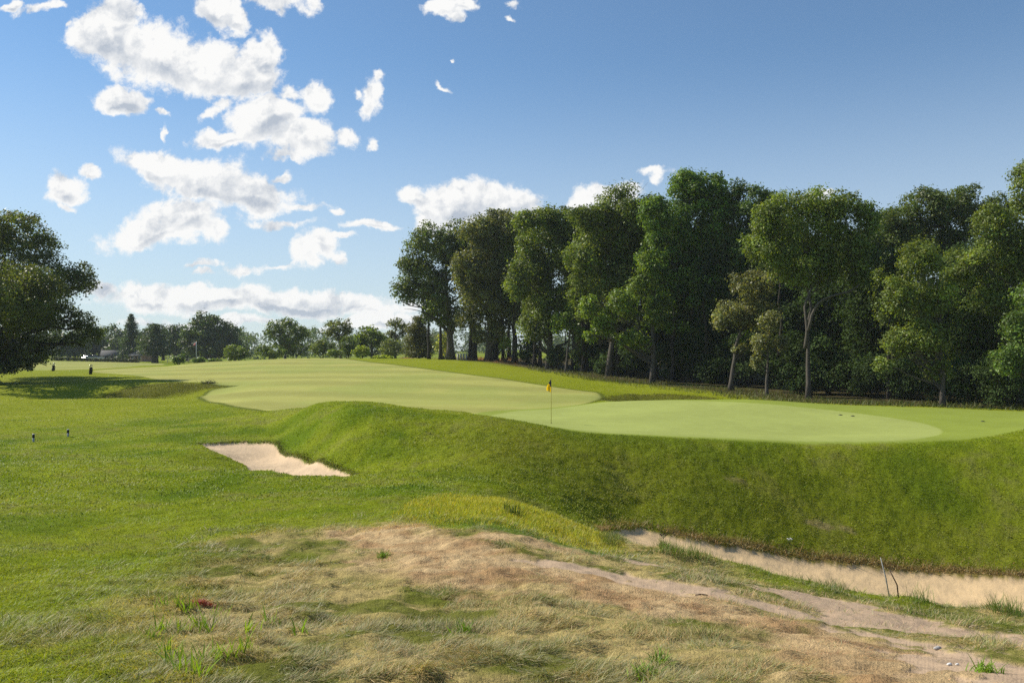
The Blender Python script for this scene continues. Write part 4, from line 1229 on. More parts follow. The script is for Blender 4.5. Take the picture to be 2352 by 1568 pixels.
tree('oak_tree', 'sunlit olive oak at the near right edge of the wood', 'tree', WOOD, 2165, 52,
     [(2110, 600, 62, 58), (2070, 680, 44, 60), (2140, 690, 60, 60), (2060, 790, 44, 44), (2120, 780, 56, 60), (2030, 838, 26, 22), (2155, 850, 36, 30)], (0.080, 0.106, 0.020), 6, dens=0.85, lob=0.6, barkm=M_BARK)
tree('tall_tree', 'tall olive tree rising past the right edge of the photo', 'tree', WOOD, 2330, 55,
     [(2385, 440, 70, 95), (2290, 520, 58, 62), (2240, 590, 62, 56), (2350, 600, 70, 90), (2200, 640, 40, 44), (2290, 680, 60, 60), (2440, 560, 90, 120)], (0.082, 0.110, 0.020), 8, dens=0.95, lob=0.64)
tree('dark_tree', 'dark round tree behind the near right oak', 'tree', WOOD, 2150, 74,
     [(2130, 480, 70, 58), (2220, 470, 76, 52), (2180, 560, 100, 76), (2060, 520, 50, 56), (2290, 500, 50, 60)], (0.048, 0.068, 0.014), 8, dens=1.05, lob=0.66)
tree('oak_tree', 'shaded tree hanging over the lower right corner of the wood', 'tree', WOOD, 2400, 48,
     [(2350, 780, 60, 70), (2400, 700, 70, 80), (2310, 830, 40, 44), (2460, 800, 80, 90)], (0.055, 0.090, 0.016), 6, dens=0.9, lob=0.6)
tree('shrubby_tree', 'light green leafy sapling by the gap in the wood', 'tree', WOOD, 1300, 93,
     [(1295, 740, 34, 34), (1330, 700, 34, 40), (1345, 770, 30, 26)], (0.085, 0.130, 0.020), 3.5, dens=0.7, lob=0.6, limbs=14)

# darker trees deeper in the wood
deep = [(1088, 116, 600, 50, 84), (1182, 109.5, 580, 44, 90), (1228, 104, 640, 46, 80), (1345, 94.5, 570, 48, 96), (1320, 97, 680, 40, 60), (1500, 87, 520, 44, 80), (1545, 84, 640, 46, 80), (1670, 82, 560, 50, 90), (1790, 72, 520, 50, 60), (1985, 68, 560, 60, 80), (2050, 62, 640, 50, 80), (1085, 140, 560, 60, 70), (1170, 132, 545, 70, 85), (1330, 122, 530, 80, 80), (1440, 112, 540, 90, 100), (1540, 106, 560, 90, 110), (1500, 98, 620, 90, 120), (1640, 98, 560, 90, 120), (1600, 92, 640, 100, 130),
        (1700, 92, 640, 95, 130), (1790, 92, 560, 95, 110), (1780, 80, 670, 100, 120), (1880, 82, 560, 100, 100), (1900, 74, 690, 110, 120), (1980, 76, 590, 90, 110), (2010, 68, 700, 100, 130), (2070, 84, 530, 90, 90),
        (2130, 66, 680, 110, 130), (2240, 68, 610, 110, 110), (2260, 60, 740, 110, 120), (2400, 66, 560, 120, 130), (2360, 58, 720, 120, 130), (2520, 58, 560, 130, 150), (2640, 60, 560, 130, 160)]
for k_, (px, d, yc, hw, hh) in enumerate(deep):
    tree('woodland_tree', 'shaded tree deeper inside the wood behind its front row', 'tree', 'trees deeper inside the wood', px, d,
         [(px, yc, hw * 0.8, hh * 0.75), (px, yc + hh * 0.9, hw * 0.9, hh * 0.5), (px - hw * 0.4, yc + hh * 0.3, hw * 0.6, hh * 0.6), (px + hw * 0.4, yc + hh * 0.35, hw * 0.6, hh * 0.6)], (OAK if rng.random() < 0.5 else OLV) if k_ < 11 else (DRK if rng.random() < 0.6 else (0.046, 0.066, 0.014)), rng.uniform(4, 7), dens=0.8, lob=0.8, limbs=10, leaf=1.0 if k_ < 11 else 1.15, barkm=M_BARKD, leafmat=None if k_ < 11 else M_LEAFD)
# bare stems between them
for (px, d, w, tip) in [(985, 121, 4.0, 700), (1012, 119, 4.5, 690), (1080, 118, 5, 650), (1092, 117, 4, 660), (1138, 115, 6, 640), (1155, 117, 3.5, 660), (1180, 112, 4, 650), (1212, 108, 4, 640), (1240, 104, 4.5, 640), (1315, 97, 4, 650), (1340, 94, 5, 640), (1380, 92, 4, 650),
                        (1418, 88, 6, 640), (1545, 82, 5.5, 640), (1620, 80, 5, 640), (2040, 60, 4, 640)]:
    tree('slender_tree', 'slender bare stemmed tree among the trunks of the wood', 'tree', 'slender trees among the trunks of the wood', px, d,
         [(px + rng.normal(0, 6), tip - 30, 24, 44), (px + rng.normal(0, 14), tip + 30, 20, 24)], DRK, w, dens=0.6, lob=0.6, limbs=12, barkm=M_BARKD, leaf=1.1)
# understorey shrubs in the shade
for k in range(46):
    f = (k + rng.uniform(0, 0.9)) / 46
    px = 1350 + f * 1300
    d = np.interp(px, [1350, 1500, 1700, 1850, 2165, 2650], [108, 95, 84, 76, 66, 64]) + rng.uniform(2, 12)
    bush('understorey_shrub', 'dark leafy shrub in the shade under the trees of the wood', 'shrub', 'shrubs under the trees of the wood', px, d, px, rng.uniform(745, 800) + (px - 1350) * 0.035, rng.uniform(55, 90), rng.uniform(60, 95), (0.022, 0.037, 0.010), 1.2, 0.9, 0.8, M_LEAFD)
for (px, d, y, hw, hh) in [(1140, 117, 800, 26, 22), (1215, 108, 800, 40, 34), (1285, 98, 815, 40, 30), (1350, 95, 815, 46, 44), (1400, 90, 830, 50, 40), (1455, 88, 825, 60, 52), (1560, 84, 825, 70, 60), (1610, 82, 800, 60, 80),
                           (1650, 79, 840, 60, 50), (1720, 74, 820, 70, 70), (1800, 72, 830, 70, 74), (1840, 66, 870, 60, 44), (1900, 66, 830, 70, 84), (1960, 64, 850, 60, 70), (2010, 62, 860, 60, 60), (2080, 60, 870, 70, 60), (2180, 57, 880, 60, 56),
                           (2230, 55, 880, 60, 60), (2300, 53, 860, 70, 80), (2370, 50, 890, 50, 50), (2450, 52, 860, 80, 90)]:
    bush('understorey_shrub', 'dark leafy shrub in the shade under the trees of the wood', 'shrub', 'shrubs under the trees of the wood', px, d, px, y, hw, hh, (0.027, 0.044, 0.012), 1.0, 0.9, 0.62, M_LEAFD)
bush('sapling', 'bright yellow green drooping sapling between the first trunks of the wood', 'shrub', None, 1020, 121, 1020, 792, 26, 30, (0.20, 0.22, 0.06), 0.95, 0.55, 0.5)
bush('leafy_shrub', 'yellow green sprays of a shrub at the gap in the wood', 'shrub', None, 1163, 112, 1163, 785, 20, 22, (0.15, 0.21, 0.03), 0.95, 0.5, 0.5)
bush('creeping_shrub', 'low wide yellow green shrub mound on the grass before the wood', 'shrub', None, 880, 126, 880, 822, 28, 8, (0.17, 0.21, 0.03), 0.75, 1.1, 0.35)

# the big tree on the left and its neighbours
tree('oak_tree', 'big dark spreading oak at the left edge of the photo', 'tree', None, -75, 84,
     [(20, 560, 80, 72), (90, 575, 60, 60), (-60, 600, 90, 100), (60, 650, 110, 70), (155, 645, 62, 50), (20, 740, 110, 70), (120, 720, 60, 50), (185, 745, 42, 38), (222, 768, 24, 28), (45, 515, 56, 40), (188, 640, 36, 46), (-20, 520, 60, 44), (-20, 815, 80, 40), (45, 832, 50, 16), (-10, 842, 50, 22), (20, 852, 34, 12), (60, 845, 22, 10), (-40, 848, 50, 24, -3), (-80, 740, 110, 90), (60, 800, 90, 38), (180, 785, 34, 26), (30, 838, 40, 14), (85, 828, 24, 12), (0, 690, 110, 110, 8), (90, 700, 70, 90, 7), (-20, 690, 110, 110, -8), (80, 690, 70, 80, -7), (-60, 640, 90, 100, -14), (-60, 640, 90, 100, 13)], (0.056, 0.072, 0.018), 12, dens=0.55, lob=0.6, limbs=90, leaf=0.95, barkm=M_BARKD, depth=1.0)
FARL = 'trees beyond the far end of the fairway'
conifer('pine_tree', 'tallest pointed pine at the far left beyond the fairway', FARL, 301, 235, 722, 828, 34, (0.030, 0.050, 0.022), 5, 22, 0.8, 0.9, 0.8)
conifer('pine_tree', 'broad topped pine standing on a thick trunk by the houses', FARL, 356, 215, 742, 815, 42, (0.030, 0.048, 0.020), 8, 11, 0.35)
tree('maple_tree', 'narrow dark tree between the broad pine and the round far tree', 'tree', FARL, 402, 245, [(400, 772, 26, 32), (396, 800, 20, 24)], DRK, 4, dens=0.8, lob=0.9)
tree('round_tree', 'largest round dark tree beyond the far end of the fairway', 'tree', FARL, 486, 225, [(478, 762, 58, 48), (525, 775, 40, 40), (446, 785, 34, 38), (495, 798, 66, 30), (480, 775, 50, 46, 5)], (0.036, 0.056, 0.018), 7, dens=1.1, lob=0.85)
tree('airy_tree', 'airy tree with spread crown behind two round shrubs', 'tree', FARL, 655, 165, [(655, 752, 44, 26), (628, 762, 26, 18), (690, 765, 22, 24), (655, 785, 40, 20)], (0.060, 0.085, 0.022), 4, dens=0.55, lob=0.55, leaf=0.85, limbs=30)
bush('dense_tree', 'dark low tree mass below the airy spread crown', 'tree', FARL, 672, 170, 675, 800, 44, 24, (0.034, 0.055, 0.02), 0.9, 0.9, 0.7)
tree('airy_tree', 'greyish open crowned tree over the middle of the fairway crest', 'tree', FARL, 783, 150, [(778, 750, 38, 24), (760, 762, 22, 14), (800, 756, 18, 18), (785, 778, 20, 12)], (0.080, 0.095, 0.040), 4, dens=0.42, lob=0.5, leaf=0.8, limbs=40)
tree('airy_tree', 'thin greyish tree closest to the left end of the wood', 'tree', FARL, 908, 142, [(908, 745, 28, 18), (930, 758, 16, 18), (895, 765, 14, 10)], (0.070, 0.085, 0.035), 3.5, dens=0.38, lob=0.5, leaf=0.8, limbs=36)
tree('leafy_tree', 'rounded green tree between the two greyish open trees', 'tree', FARL, 855, 145, [(850, 775, 40, 28), (830, 790, 28, 24), (880, 790, 28, 26)], (0.075, 0.105, 0.020), 4, dens=0.75, lob=0.6)
conifer('juniper_tree', 'dense dark brownish juniper at the left foot of the wood', FARL, 962, 128, 728, 822, 42, (0.050, 0.056, 0.016), 4, 13, 0.45, 1.3, 0.8)
for (px, d, y, hw, hh, col, lab) in [(742, 143, 800, 34, 22, (0.075, 0.098, 0.025), 'wide olive shrub left of the greyish open tree'), (800, 141, 795, 26, 28, (0.050, 0.075, 0.018), 'dark upright shrub right of the greyish open tree'),
                                (830, 138, 808, 24, 16, (0.13, 0.165, 0.025), 'yellow green shrub under the rounded green tree'), (900, 137, 800, 34, 24, (0.085, 0.105, 0.035), 'grey green shrub under the thin greyish tree'),
                                (770, 139, 812, 20, 12, (0.09, 0.125, 0.025), 'small leafy shrub below the greyish open tree')]:
    bush('hedgerow_shrub', lab, 'shrub', 'shrubs along the far crest of the fairway', px, d, px, y, hw, hh, col, 0.9, 0.9, 0.6)
for (px, d, y, hw, hh, lab) in [(541, 150, 810, 34, 22, 'left one of two big round shrubs on the fairway crest'), (620, 148, 808, 40, 20, 'right one of two big round shrubs on the fairway crest'),
                                (410, 136, 825, 17, 15, 'small round bush on a short stem near the flagpole'), (458, 133, 828, 15, 12, 'small round bush in front of the flagpole'), (491, 140, 828, 17, 6, 'low flat bush on the fairway crest')]:
    bush('round_shrub', lab, 'shrub', 'rounded shrubs beyond the fairway crest', px, d, px, y, hw, hh, (0.075, 0.105, 0.022) if hh > 16 else (0.060, 0.095, 0.018), 0.85, 1.0, 0.5)
# wooded background on the left
for (px, d, y, hw, hh) in [(215, 270, 785, 40, 40), (250, 280, 780, 44, 36), (160, 260, 785, 44, 40), (105, 265, 780, 50, 44), (50, 280, 785, 50, 44), (270, 262, 800, 34, 26), (335, 275, 785, 34, 38), (375, 285, 785, 36, 34), (430, 280, 790, 36, 34),
                           (-20, 270, 780, 60, 50), (-90, 280, 780, 60, 50), (540, 255, 800, 40, 26), (455, 270, 800, 40, 26)]:
    tree('woodland_tree', 'dark tree in the hazy row far behind the left houses', 'tree', 'trees far behind the houses', px, d, [(px, y, hw, hh), (px - hw * .4, y + hh * .4, hw * .7, hh * .6), (px + hw * .4, y + hh * .4, hw * .7, hh * .6)], DRK, 4, dens=0.55, lob=1.0, limbs=6, barkm=M_BARKD)
# one continuous far wood closing the horizon
lb = []
for k in range(330):
    a = rng.uniform(-0.62, 0.75)
    r = rng.uniform(400, 520)
    x, y = r * math.sin(a), r * math.cos(a)
    ytop = 770 + 7 * math.sin(a * 31) + 5 * math.sin(a * 83 + 1)
    zt = row_z(ytop, r) + rng.normal(0, 0.8)
    zg = float(H(x, y))
    for q in np.linspace(0.15, 0.95, 5):
        lb.append((x + rng.normal(0, 3), y + rng.normal(0, 3), zg + (zt - zg) * q, rng.uniform(2.2, 4.2)))
c, nn, sz, col = lobe_leaves(np.array(lb), 1.35, 0.5, (0.042, 0.062, 0.020), 0.15)
tag(add('distant_wood', leaf_mesh(c, nn, sz, col, 'distant_wood')), 'low distant wood along the whole horizon', 'woodland', kind='stuff')


# ------------------------------------------------------------------ things on the course
def cloth(name, color):
    m, t, out = new_mat(name)
    tr = t.n.new('ShaderNodeBsdfTranslucent')
    tr.inputs['Color'].default_value = color + (1,)
    mx = t.n.new('ShaderNodeMixShader')
    mx.inputs[0].default_value = 0.5
    t.l.new(principled(t, color, 0.8, 0.15).outputs[0], mx.inputs[1])
    t.l.new(tr.outputs[0], mx.inputs[2])
    t.l.new(mx.outputs[0], out.inputs[0])
    return m


M_NAVY = cloth("navy_cloth", (0.012, 0.018, 0.06))
M_YELLOW = cloth("yellow_cloth", (0.85, 0.56, 0.015))
M_POLE = plain("yellowed_fibreglass", (0.42, 0.33, 0.06), 0.45, 0.4)
M_WHITE = plain("white_paint", (0.72, 0.72, 0.70), 0.5, 0.4, 0.06)
M_GREY = plain("grey_plastic", (0.34, 0.36, 0.37), 0.6, 0.3)
M_BLACK = plain("black_rubber", (0.012, 0.013, 0.014), 0.6, 0.3)
M_BAGFAB = plain("bag_fabric", (0.018, 0.018, 0.020), 0.65, 0.3, 0.4)
M_STEEL = plain("club_steel", (0.45, 0.46, 0.48), 0.25, 0.5, 0.1, metallic=0.9)
M_STONE = plain("stone_grey", (0.40, 0.39, 0.37), 0.85, 0.2, 0.2, 14, bump=0.4)
M_WOODG = plain("weathered_wood", (0.30, 0.30, 0.29), 0.8, 0.2, 0.3, 30)
M_WOODD = plain("dark_wood", (0.065, 0.040, 0.026), 0.8, 0.2, 0.3, 30)
M_ROOF = plain("grey_shingles", (0.13, 0.125, 0.125), 0.85, 0.2, 0.2, 3)
M_TAN = plain("tan_siding", (0.42, 0.35, 0.26), 0.8, 0.2, 0.1, 3)
M_PINK = plain("pink_brick", (0.38, 0.22, 0.17), 0.8, 0.2, 0.2, 6)
M_GLASS = plain("dark_glass", (0.02, 0.025, 0.03), 0.08, 0.6, 0.1)
M_CAR = plain("white_car_paint", (0.72, 0.73, 0.74), 0.2, 0.6, 0.03)
M_RED = cloth("red_cloth", (0.60, 0.04, 0.05))
M_TOWEL = plain("white_towel", (0.78, 0.78, 0.75), 0.9, 0.1)


def sheet(fn, nu, nv, name, mats, pick=None, thick=0.004):
    """A cloth: FN(u, v) gives a point; PICK(u, v) chooses the material of a cell."""
    u_, v_ = np.meshgrid(np.linspace(0, 1, nu), np.linspace(0, 1, nv), indexing='ij')
    P = np.array([[fn(a, b) for a, b in zip(r1, r2)] for r1, r2 in zip(u_, v_)]).reshape(-1, 3)
    i, j = np.meshgrid(np.arange(nu - 1), np.arange(nv - 1), indexing='ij')
    q = np.stack([i * nv + j, (i + 1) * nv + j, (i + 1) * nv + j + 1, i * nv + j + 1], -1).reshape(-1, 4)
    me = mesh_from(name, P, [q], None, True, mats[0])
    for m in mats[1:]:
        me.materials.append(m)
    if pick:
        for k, p in enumerate(me.polygons):
            p.material_index = pick((k // (nv - 1) + 0.5) / (nu - 1), (k % (nv - 1) + 0.5) / (nv - 1))
    return me


# flagstick on the green
fx, fy = hit(1266, 972)
fz = float(H(fx, fy))
fh = 104 * fy / FOC
fs = thing('flagstick', (fx, fy, fz), 'thin flagstick with a limp navy and yellow flag on the green', 'flagstick')
g = Geo()
g.tube([(0, 0, -0.15), (0, 0, fh * 0.5), (0.0, 0, fh)], [0.013, 0.012, 0.010], 8)
add('pole', g.mesh('pole', M_POLE), fs)
g = Geo()
g.tube([(0, 0, fh - 0.005), (0, 0, fh + 0.02)], [0.016, 0.010], 8)
add('knob', g.mesh('knob', M_BLACK), fs)
fl = sheet(lambda u_, v_: (-0.012 - (0.015 + 0.19 * min(1.0, v_ / 0.72)) * u_ + 0.012 * math.sin(9 * u_ + 3 * v_) * v_, 0.05 * math.sin(u_ * 8.5 + 2 * v_) * min(1, v_ * 2) * (0.3 + u_), fh - 0.015 - (0.66 - 0.14 * u_) * v_ - 0.05 * u_),
           12, 18, 'flag', [M_NAVY, M_YELLOW], lambda u_, v_: 0 if v_ < 0.44 + 0.16 * (1 - u_) * (u_ < 0.3) else 1)
add('flag', fl, fs)
g = Geo()
th = np.linspace(0, 2 * math.pi, 25)[:-1]
g.tube([(0, 0, -0.12), (0, 0, 0.004)], [0.055, 0.055], 20)
add('cup', g.mesh('cup', M_BLACK), fs)

# sprinkler heads on the collar
for k, (px, py) in enumerate([(1930, 953), (1958, 956), (2257, 968)]):
    x, y = hit(px, py)
    t = thing('sprinkler_head', (x, y, float(H(x, y)) + 0.005), ['left one of two close dark sprinkler lids behind the green', 'right one of two close dark sprinkler lids behind the green', 'lone dark sprinkler lid at the far right of the green collar'][k], 'sprinkler', 'sprinkler heads on the green collar')
    g = Geo()
    g.tube([(0, 0, -0.05), (0, 0, 0.012)], [0.10, 0.10], 16)
    add('housing', g.mesh('housing', M_BLACK), t)
    g = Geo()
    g.tube([(0, 0, 0.012), (0, 0, 0.03)], [0.06, 0.055], 14)
    add('lid', g.mesh('lid', M_BAGFAB), t)

# short marker posts on the left
for px, py, hpx, lab in ((77.7, 1014.5, 17.8, 'nearer of two short posts with a black band, at left'), (157, 1003, 16.2, 'farther of two short posts with a black band, by the left rough')):
    x, y = hit(px, py)
    t = thing('marker_post', (x, y, float(H(x, y))), lab, 'post', 'short banded marker posts')
    hp = hpx * y / FOC + 0.02
    g = Geo()
    g.tube([(0, 0, -0.1), (0, 0, hp * 0.52)], [0.043, 0.046], 14)
    add('post', g.mesh('post', M_GREY), t)
    g = Geo()
    g.tube([(0, 0, hp * 0.50), (0, 0, hp * 0.93)], [0.050, 0.050], 14)
    add('band', g.mesh('band', M_BLACK), t)
    g = Geo()
    g.tube([(0, 0, hp * 0.93), (0, 0, hp)], [0.051, 0.044], 14)
    add('cap', g.mesh('cap', M_WHITE), t)


def golf_bag(px, py, h, label, towel, rz):
    x, y = hit(px, py)
    t = thing('golf_bag', (x, y, float(H(x, y))), label, 'golf bag', 'golf bags left on the far fairway', rz)
    g = Geo()
    lean = 0.10 * h
    zz = np.array([0.0, 0.03, 0.2, 0.45, 0.62, 0.72]) * h
    g.tube(np.stack([lean * zz / h, zz * 0, zz], 1), np.array([0.15, 0.17, 0.165, 0.15, 0.155, 0.16]) * h, 16)
    add('body', g.mesh('body', M_BAGFAB), t)
    g = Geo()
    g.tube([(lean * 0.70, 0, 0.70 * h), (lean * 0.76, 0, 0.76 * h)], [0.172 * h, 0.165 * h], 16)
    add('collar', g.mesh('collar', M_BLACK), t)
    for (dx_, dz_, sx, sz_) in ((0.15, 0.25, 0.075, 0.17), (0.13, 0.52, 0.055, 0.10)):
        g = Geo()
        zz = np.linspace(-1, 1, 7)
        g.tube(np.stack([np.full(7, (dx_ + 0.02) * h), zz * 0 - 0.03, (dz_ + zz * sz_) * h], 1), sx * h * np.sqrt(np.clip(1 - zz ** 4 * 0.9, 0.05, 1)), 10)
        add('pocket', g.mesh('pocket', M_BAGFAB), t)
    for k in range(6):
        a = k / 6 * 2 * math.pi
        p0 = np.array([lean * 0.7 + 0.06 * math.cos(a), 0.06 * math.sin(a), 0.7 * h])
        p1 = p0 + np.array([0.05 * math.cos(a) + 0.03, 0.05 * math.sin(a), (0.20 + 0.05 * (k % 3)) * h])
        g = Geo()
        g.tube([p0, p1], [0.008, 0.008], 6)
        c = add('club', g.mesh('club', M_STEEL), t)
        g = Geo()
        zz = np.linspace(-1, 1, 5)
        hd = p1 + np.array([0.02, 0, 0.02])
        r_ = 0.055 if k % 2 else 0.035
        g.tube(np.stack([hd[0] + zz * 0.05, hd[1] + zz * 0.02, hd[2] + zz * 0.02], 1), r_ * np.sqrt(np.clip(1.05 - zz ** 2, 0.05, 1)), 8)
        add('club_head', g.mesh('club_head', M_BLACK if k % 2 else M_STEEL), c)
    for sgn in (-1, 1):
        g = Geo()
        g.tube([(0.05 * h, sgn * 0.05, 0.66 * h), (-0.28 * h, sgn * 0.22, 0.0)], [0.012, 0.012], 6)
        add('stand_leg', g.mesh('stand_leg', M_STEEL), t)
    g = Geo()
    a = np.linspace(0, math.pi, 9)
    g.tube(np.stack([(0.16 + 0.09 * np.sin(a)) * h, 0.05 + 0 * a, (0.45 + 0.22 * np.cos(a)) * h], 1), 0.022, 6)
    add('strap', g.mesh('strap', M_BLACK), t)
    if towel:
        add('towel', sheet(lambda u_, v_: (-0.16 * h + 0.10 * h * v_ + 0.02 * math.sin(u_ * 9), -0.12 + 0.2 * u_ - 0.02, (0.82 - 0.22 * v_) * h), 8, 6, 'towel', [M_TOWEL]), t)
    return t


golf_bag(122, 852, 1.05, 'dark golf bag with a white towel, farther left on the fairway', True, 0.4)
golf_bag(208, 859.5, 1.15, 'dark golf bag without a towel, at the tip of the oak shadow', False, -0.3)

# grey posts at the left end of the wood
for k, px in enumerate((1052, 1058.4, 1064.9, 1071.4)):
    p = place(px, 115.5 - 0.2 * k)
    t = thing('stone_post', tuple(p), ['first grey post from the left in the row of four under the oaks', 'second grey post from the left in the row of four under the oaks', 'third grey post from the left in the row of four under the oaks', 'last grey post at the right of the row of four under the oaks'][k], 'post', 'grey posts in a row under the oaks', 0.5)
    g = Geo()
    g.box((0, 0, 0.42), (0.24, 0.24, 0.95))
    add('shaft', g.mesh('shaft', M_STONE, False), t)
    g = Geo()
    g.box((0, 0, 0.935), (0.32, 0.32, 0.07))
    add('cap', g.mesh('cap', M_WHITE, False), t)

# pale stick and dark bent strip in the lip of the right bunker, twig and stones on the dirt
p = place(2043, 12.5)
top = np.array([(2021 - PX) / FOC * 12.55, 12.55, row_z(1279, 12.55)]) - p
g = Geo()
g.tube([(0, 0, -0.08), top * 0.5 + np.array([0.004, 0, 0]), top], [0.007, 0.010, 0.007], 8)
tag(add('wooden_stake', g.mesh('wooden_stake', M_WOODG), loc=tuple(p)), 'thin pale grey stick leaning left at the edge of the sand', 'stick')
p = place(2063, 12.35)
t1 = np.array([(2042 - PX) / FOC * 12.4, 12.4, row_z(1309, 12.4)]) - p
g = Geo()
g.tube([(0, 0, -0.08), t1 * 0.45 + np.array([0.035, 0, 0.01]), t1 * 0.75 + np.array([0.02, 0, 0.0]), t1], [0.010, 0.010, 0.009, 0.006], 8)
tag(add('dark_bent_strip', g.mesh('dark_bent_strip', M_WOODD), loc=tuple(p)), 'short dark bent strip beside the pale grey stick in the bunker lip', 'stick')
x, y = hit(1610, 1368)
g = Geo()
g.tube([(-0.06, 0, 0.008), (-0.01, 0.006, 0.014), (0.03, 0, 0.012), (0.065, -0.006, 0.010)], [0.005, 0.008, 0.007, 0.003], 7)
tag(add('fallen_twig', g.mesh('fallen_twig', M_WOODD), loc=(x, y, float(H(x, y)) + 0.004)), 'small dark twig lying on the bare dirt of the path', 'twig')
for k, (px, py, sx, lab) in enumerate([(2151, 1490, 0.032, 'larger flat pale stone lying on the worn dirt track'), (2178, 1527, 0.018, 'smaller white stone near the lower right worn track'), (2196, 1525, 0.013, 'tiny white chip right of the smaller white stone')]):
    x, y = hit(px, py)
    g = Geo()
    zz = np.linspace(-1, 1, 7)
    g.tube(np.stack([zz * sx, 0.15 * sx * np.sin(zz * 3), np.full(7, sx * 0.2)], 1), sx * 0.5 * np.sqrt(np.clip(1.02 - zz ** 2, 0.03, 1)) * (1 + 0.1 * np.sin(5 * zz)), 9)
    tag(add('pale_stone', g.mesh('pale_stone', M_STONE if k == 0 else M_WHITE), loc=(x, y, float(H(x, y)) + 0.004)), lab, 'stone', 'pale stones on the worn track')


def blade_plant(name, label, cat, px, py, n, h, w, col, group=None, spread=0.05, up=(0.9, 1.45), tip=(-0.4, 0.9), mat=None, loc=None):
    """A plant of bent blades growing from one root."""
    x, y = hit(px, py) if loc is None else loc
    xs, ys = x + rng.normal(0, spread, n), y + rng.normal(0, spread, n)
    cc = vary(np.array(col), n, 0.75, 1.3, 0.08)
    me = blades(xs, ys, h * rng.uniform(0.5, 1.1, n), w * rng.uniform(0.7, 1.2, n), rng.uniform(-math.pi, math.pi, n), rng.uniform(*up, n), rng.uniform(*tip, n), cc, name, mat or M_GRASS, 4)
    z = float(H(x, y))
    me.transform(__import__('mathutils').Matrix.Translation((-x, -y, -z)))
    return tag(add(name, me, loc=(x, y, z)), label, cat, group)


WEED = [(376, 1392), (415, 1388), (375, 1447), (419, 1452), (454, 1442), (479, 1448), (500, 1420), (579, 1448), (633, 1440), (385, 1500), (400, 1520), (420, 1540), (470, 1520), (505, 1512), (455, 1545), (543, 1510), (573, 1490), (690, 1450), (440, 1400), (350, 1460)]
for px, py in WEED:
    blade_plant('broad_bladed_weed', 'bright green broad bladed weed at the left of the dry grass', 'weed', px, py, 16, 0.15, 0.011, (0.24, 0.36, 0.03), 'bright weeds in the left foreground', 0.03, (1.0, 1.5), (0.2, 1.3))
for px, py, lab in [(1065, 1450, 'green weed clump alone in the middle of the dry grass'), (1480, 1552, 'green weed clump at the bottom edge of the dry grass'), (2262, 1540, 'green weed clump at the lower right beside the worn track'), (1520, 1525, 'green weed clump just above the bottom edge one'), (880, 1275, 'green weed clump near the top of the straw streak')]:
    blade_plant('weed_clump', lab, 'weed', px, py, 70, 0.11, 0.010, (0.17, 0.28, 0.025), 'weed clumps in the dry grass', 0.035)
blade_plant('grass_tuft', 'dark green tuft standing on the yellow green ridge between the bunkers', 'grass tuft', 1178, 1180, 90, 0.30, 0.011, (0.06, 0.10, 0.02), None, 0.10, (1.1, 1.5), (0.5, 1.3))
blade_plant('red_grass_tuft', 'patch of dark red grass among the near dry grass', 'grass tuft', 466, 1384, 340, 0.07, 0.006, (0.36, 0.06, 0.045), None, 0.032, (0.4, 1.3), (-0.3, 0.8))
blade_plant('overhanging_tuft', 'dark grass tuft on the rim of the far grassy hollow', 'grass tuft', 480, 880, 120, 0.7, 0.05, (0.05, 0.06, 0.02), None, 0.35, (0.2, 1.2), (-1.0, 0.5))
for k, (px, py) in enumerate([(1523, 1268), (1565, 1278), (1600, 1282), (2110, 1384), (2290, 1402), (2330, 1412)]):
    blade_plant('tall_grass_clump', ['tall grass clump by the seeding weed on the bunker lip', 'second tall grass clump from the left on the bunker lip', 'third tall grass clump from the left on the bunker lip', 'tall grass clump right of the leaning stick', 'tall bright grass clump near the right end of the bunker lip', 'rightmost tall bright grass clump on the bunker lip'][k], 'grass tuft', px, py, 60, 0.34, 0.008, (0.13, 0.20, 0.03), 'tall grass clumps along the bunker lip', 0.09, (1.0, 1.5), (0.2, 1.3))
# seeding weed and white flower
x, y = hit(1523, 1268)
z = float(H(x, y))
t = thing('seeding_weed', (x, y, z), 'thin weed with a dark branching seed head over the bunker sand', 'weed')
g = Geo()
g.tube([(0, 0, -0.02), (0.01, 0, 0.16), (0.0, 0, 0.30)], [0.005, 0.004, 0.003], 6)
for k in range(5):
    a = k * 1.3
    g.tube([(0.0, 0, 0.24), (0.05 * math.cos(a), 0.05 * math.sin(a), 0.30)], [0.003, 0.002], 5)
add('stem', g.mesh('stem', plain("weed_stem", (0.09, 0.12, 0.03))), t)
for k in range(5):
    a = k * 1.3
    g = Geo()
    zz = np.linspace(-1, 1, 5)
    g.tube(np.stack([0.055 * math.cos(a) + 0 * zz, 0.055 * math.sin(a) + 0 * zz, 0.305 + zz * 0.014], 1), 0.014 * np.sqrt(np.clip(1.05 - zz ** 2, 0.05, 1)), 7)
    add('seed_head', g.mesh('seed_head', M_WOODD), t)
x, y = hit(1813, 1253)
z = float(H(x, y))
t = thing('white_flower', (x, y, z), 'small white flower cluster low on the green bank above the sand', 'flower')
g = Geo()
for k in range(6):
    a = k * 1.05
    g.tube([(0, 0, -0.02), (0.04 * math.cos(a), 0.03 * math.sin(a), 0.08), (0.09 * math.cos(a), 0.05 * math.sin(a), 0.15 + 0.02 * (k % 2))], 0.006, 5)
add('stem', g.mesh('stem', bpy.data.materials["weed_stem"]), t)
for k in range(6):
    a = k * 1.05
    g = Geo()
    zz = np.linspace(-1, 1, 5)
    g.tube(np.stack([0.07 * math.cos(a) + zz * 0.02, 0.05 * math.sin(a) + 0 * zz, 0.16 + 0.02 * (k % 2) + 0 * zz], 1), 0.018 * np.sqrt(np.clip(1.05 - zz ** 2, 0.05, 1)), 8)
    add('blossom', g.mesh('blossom', M_WHITE), t)


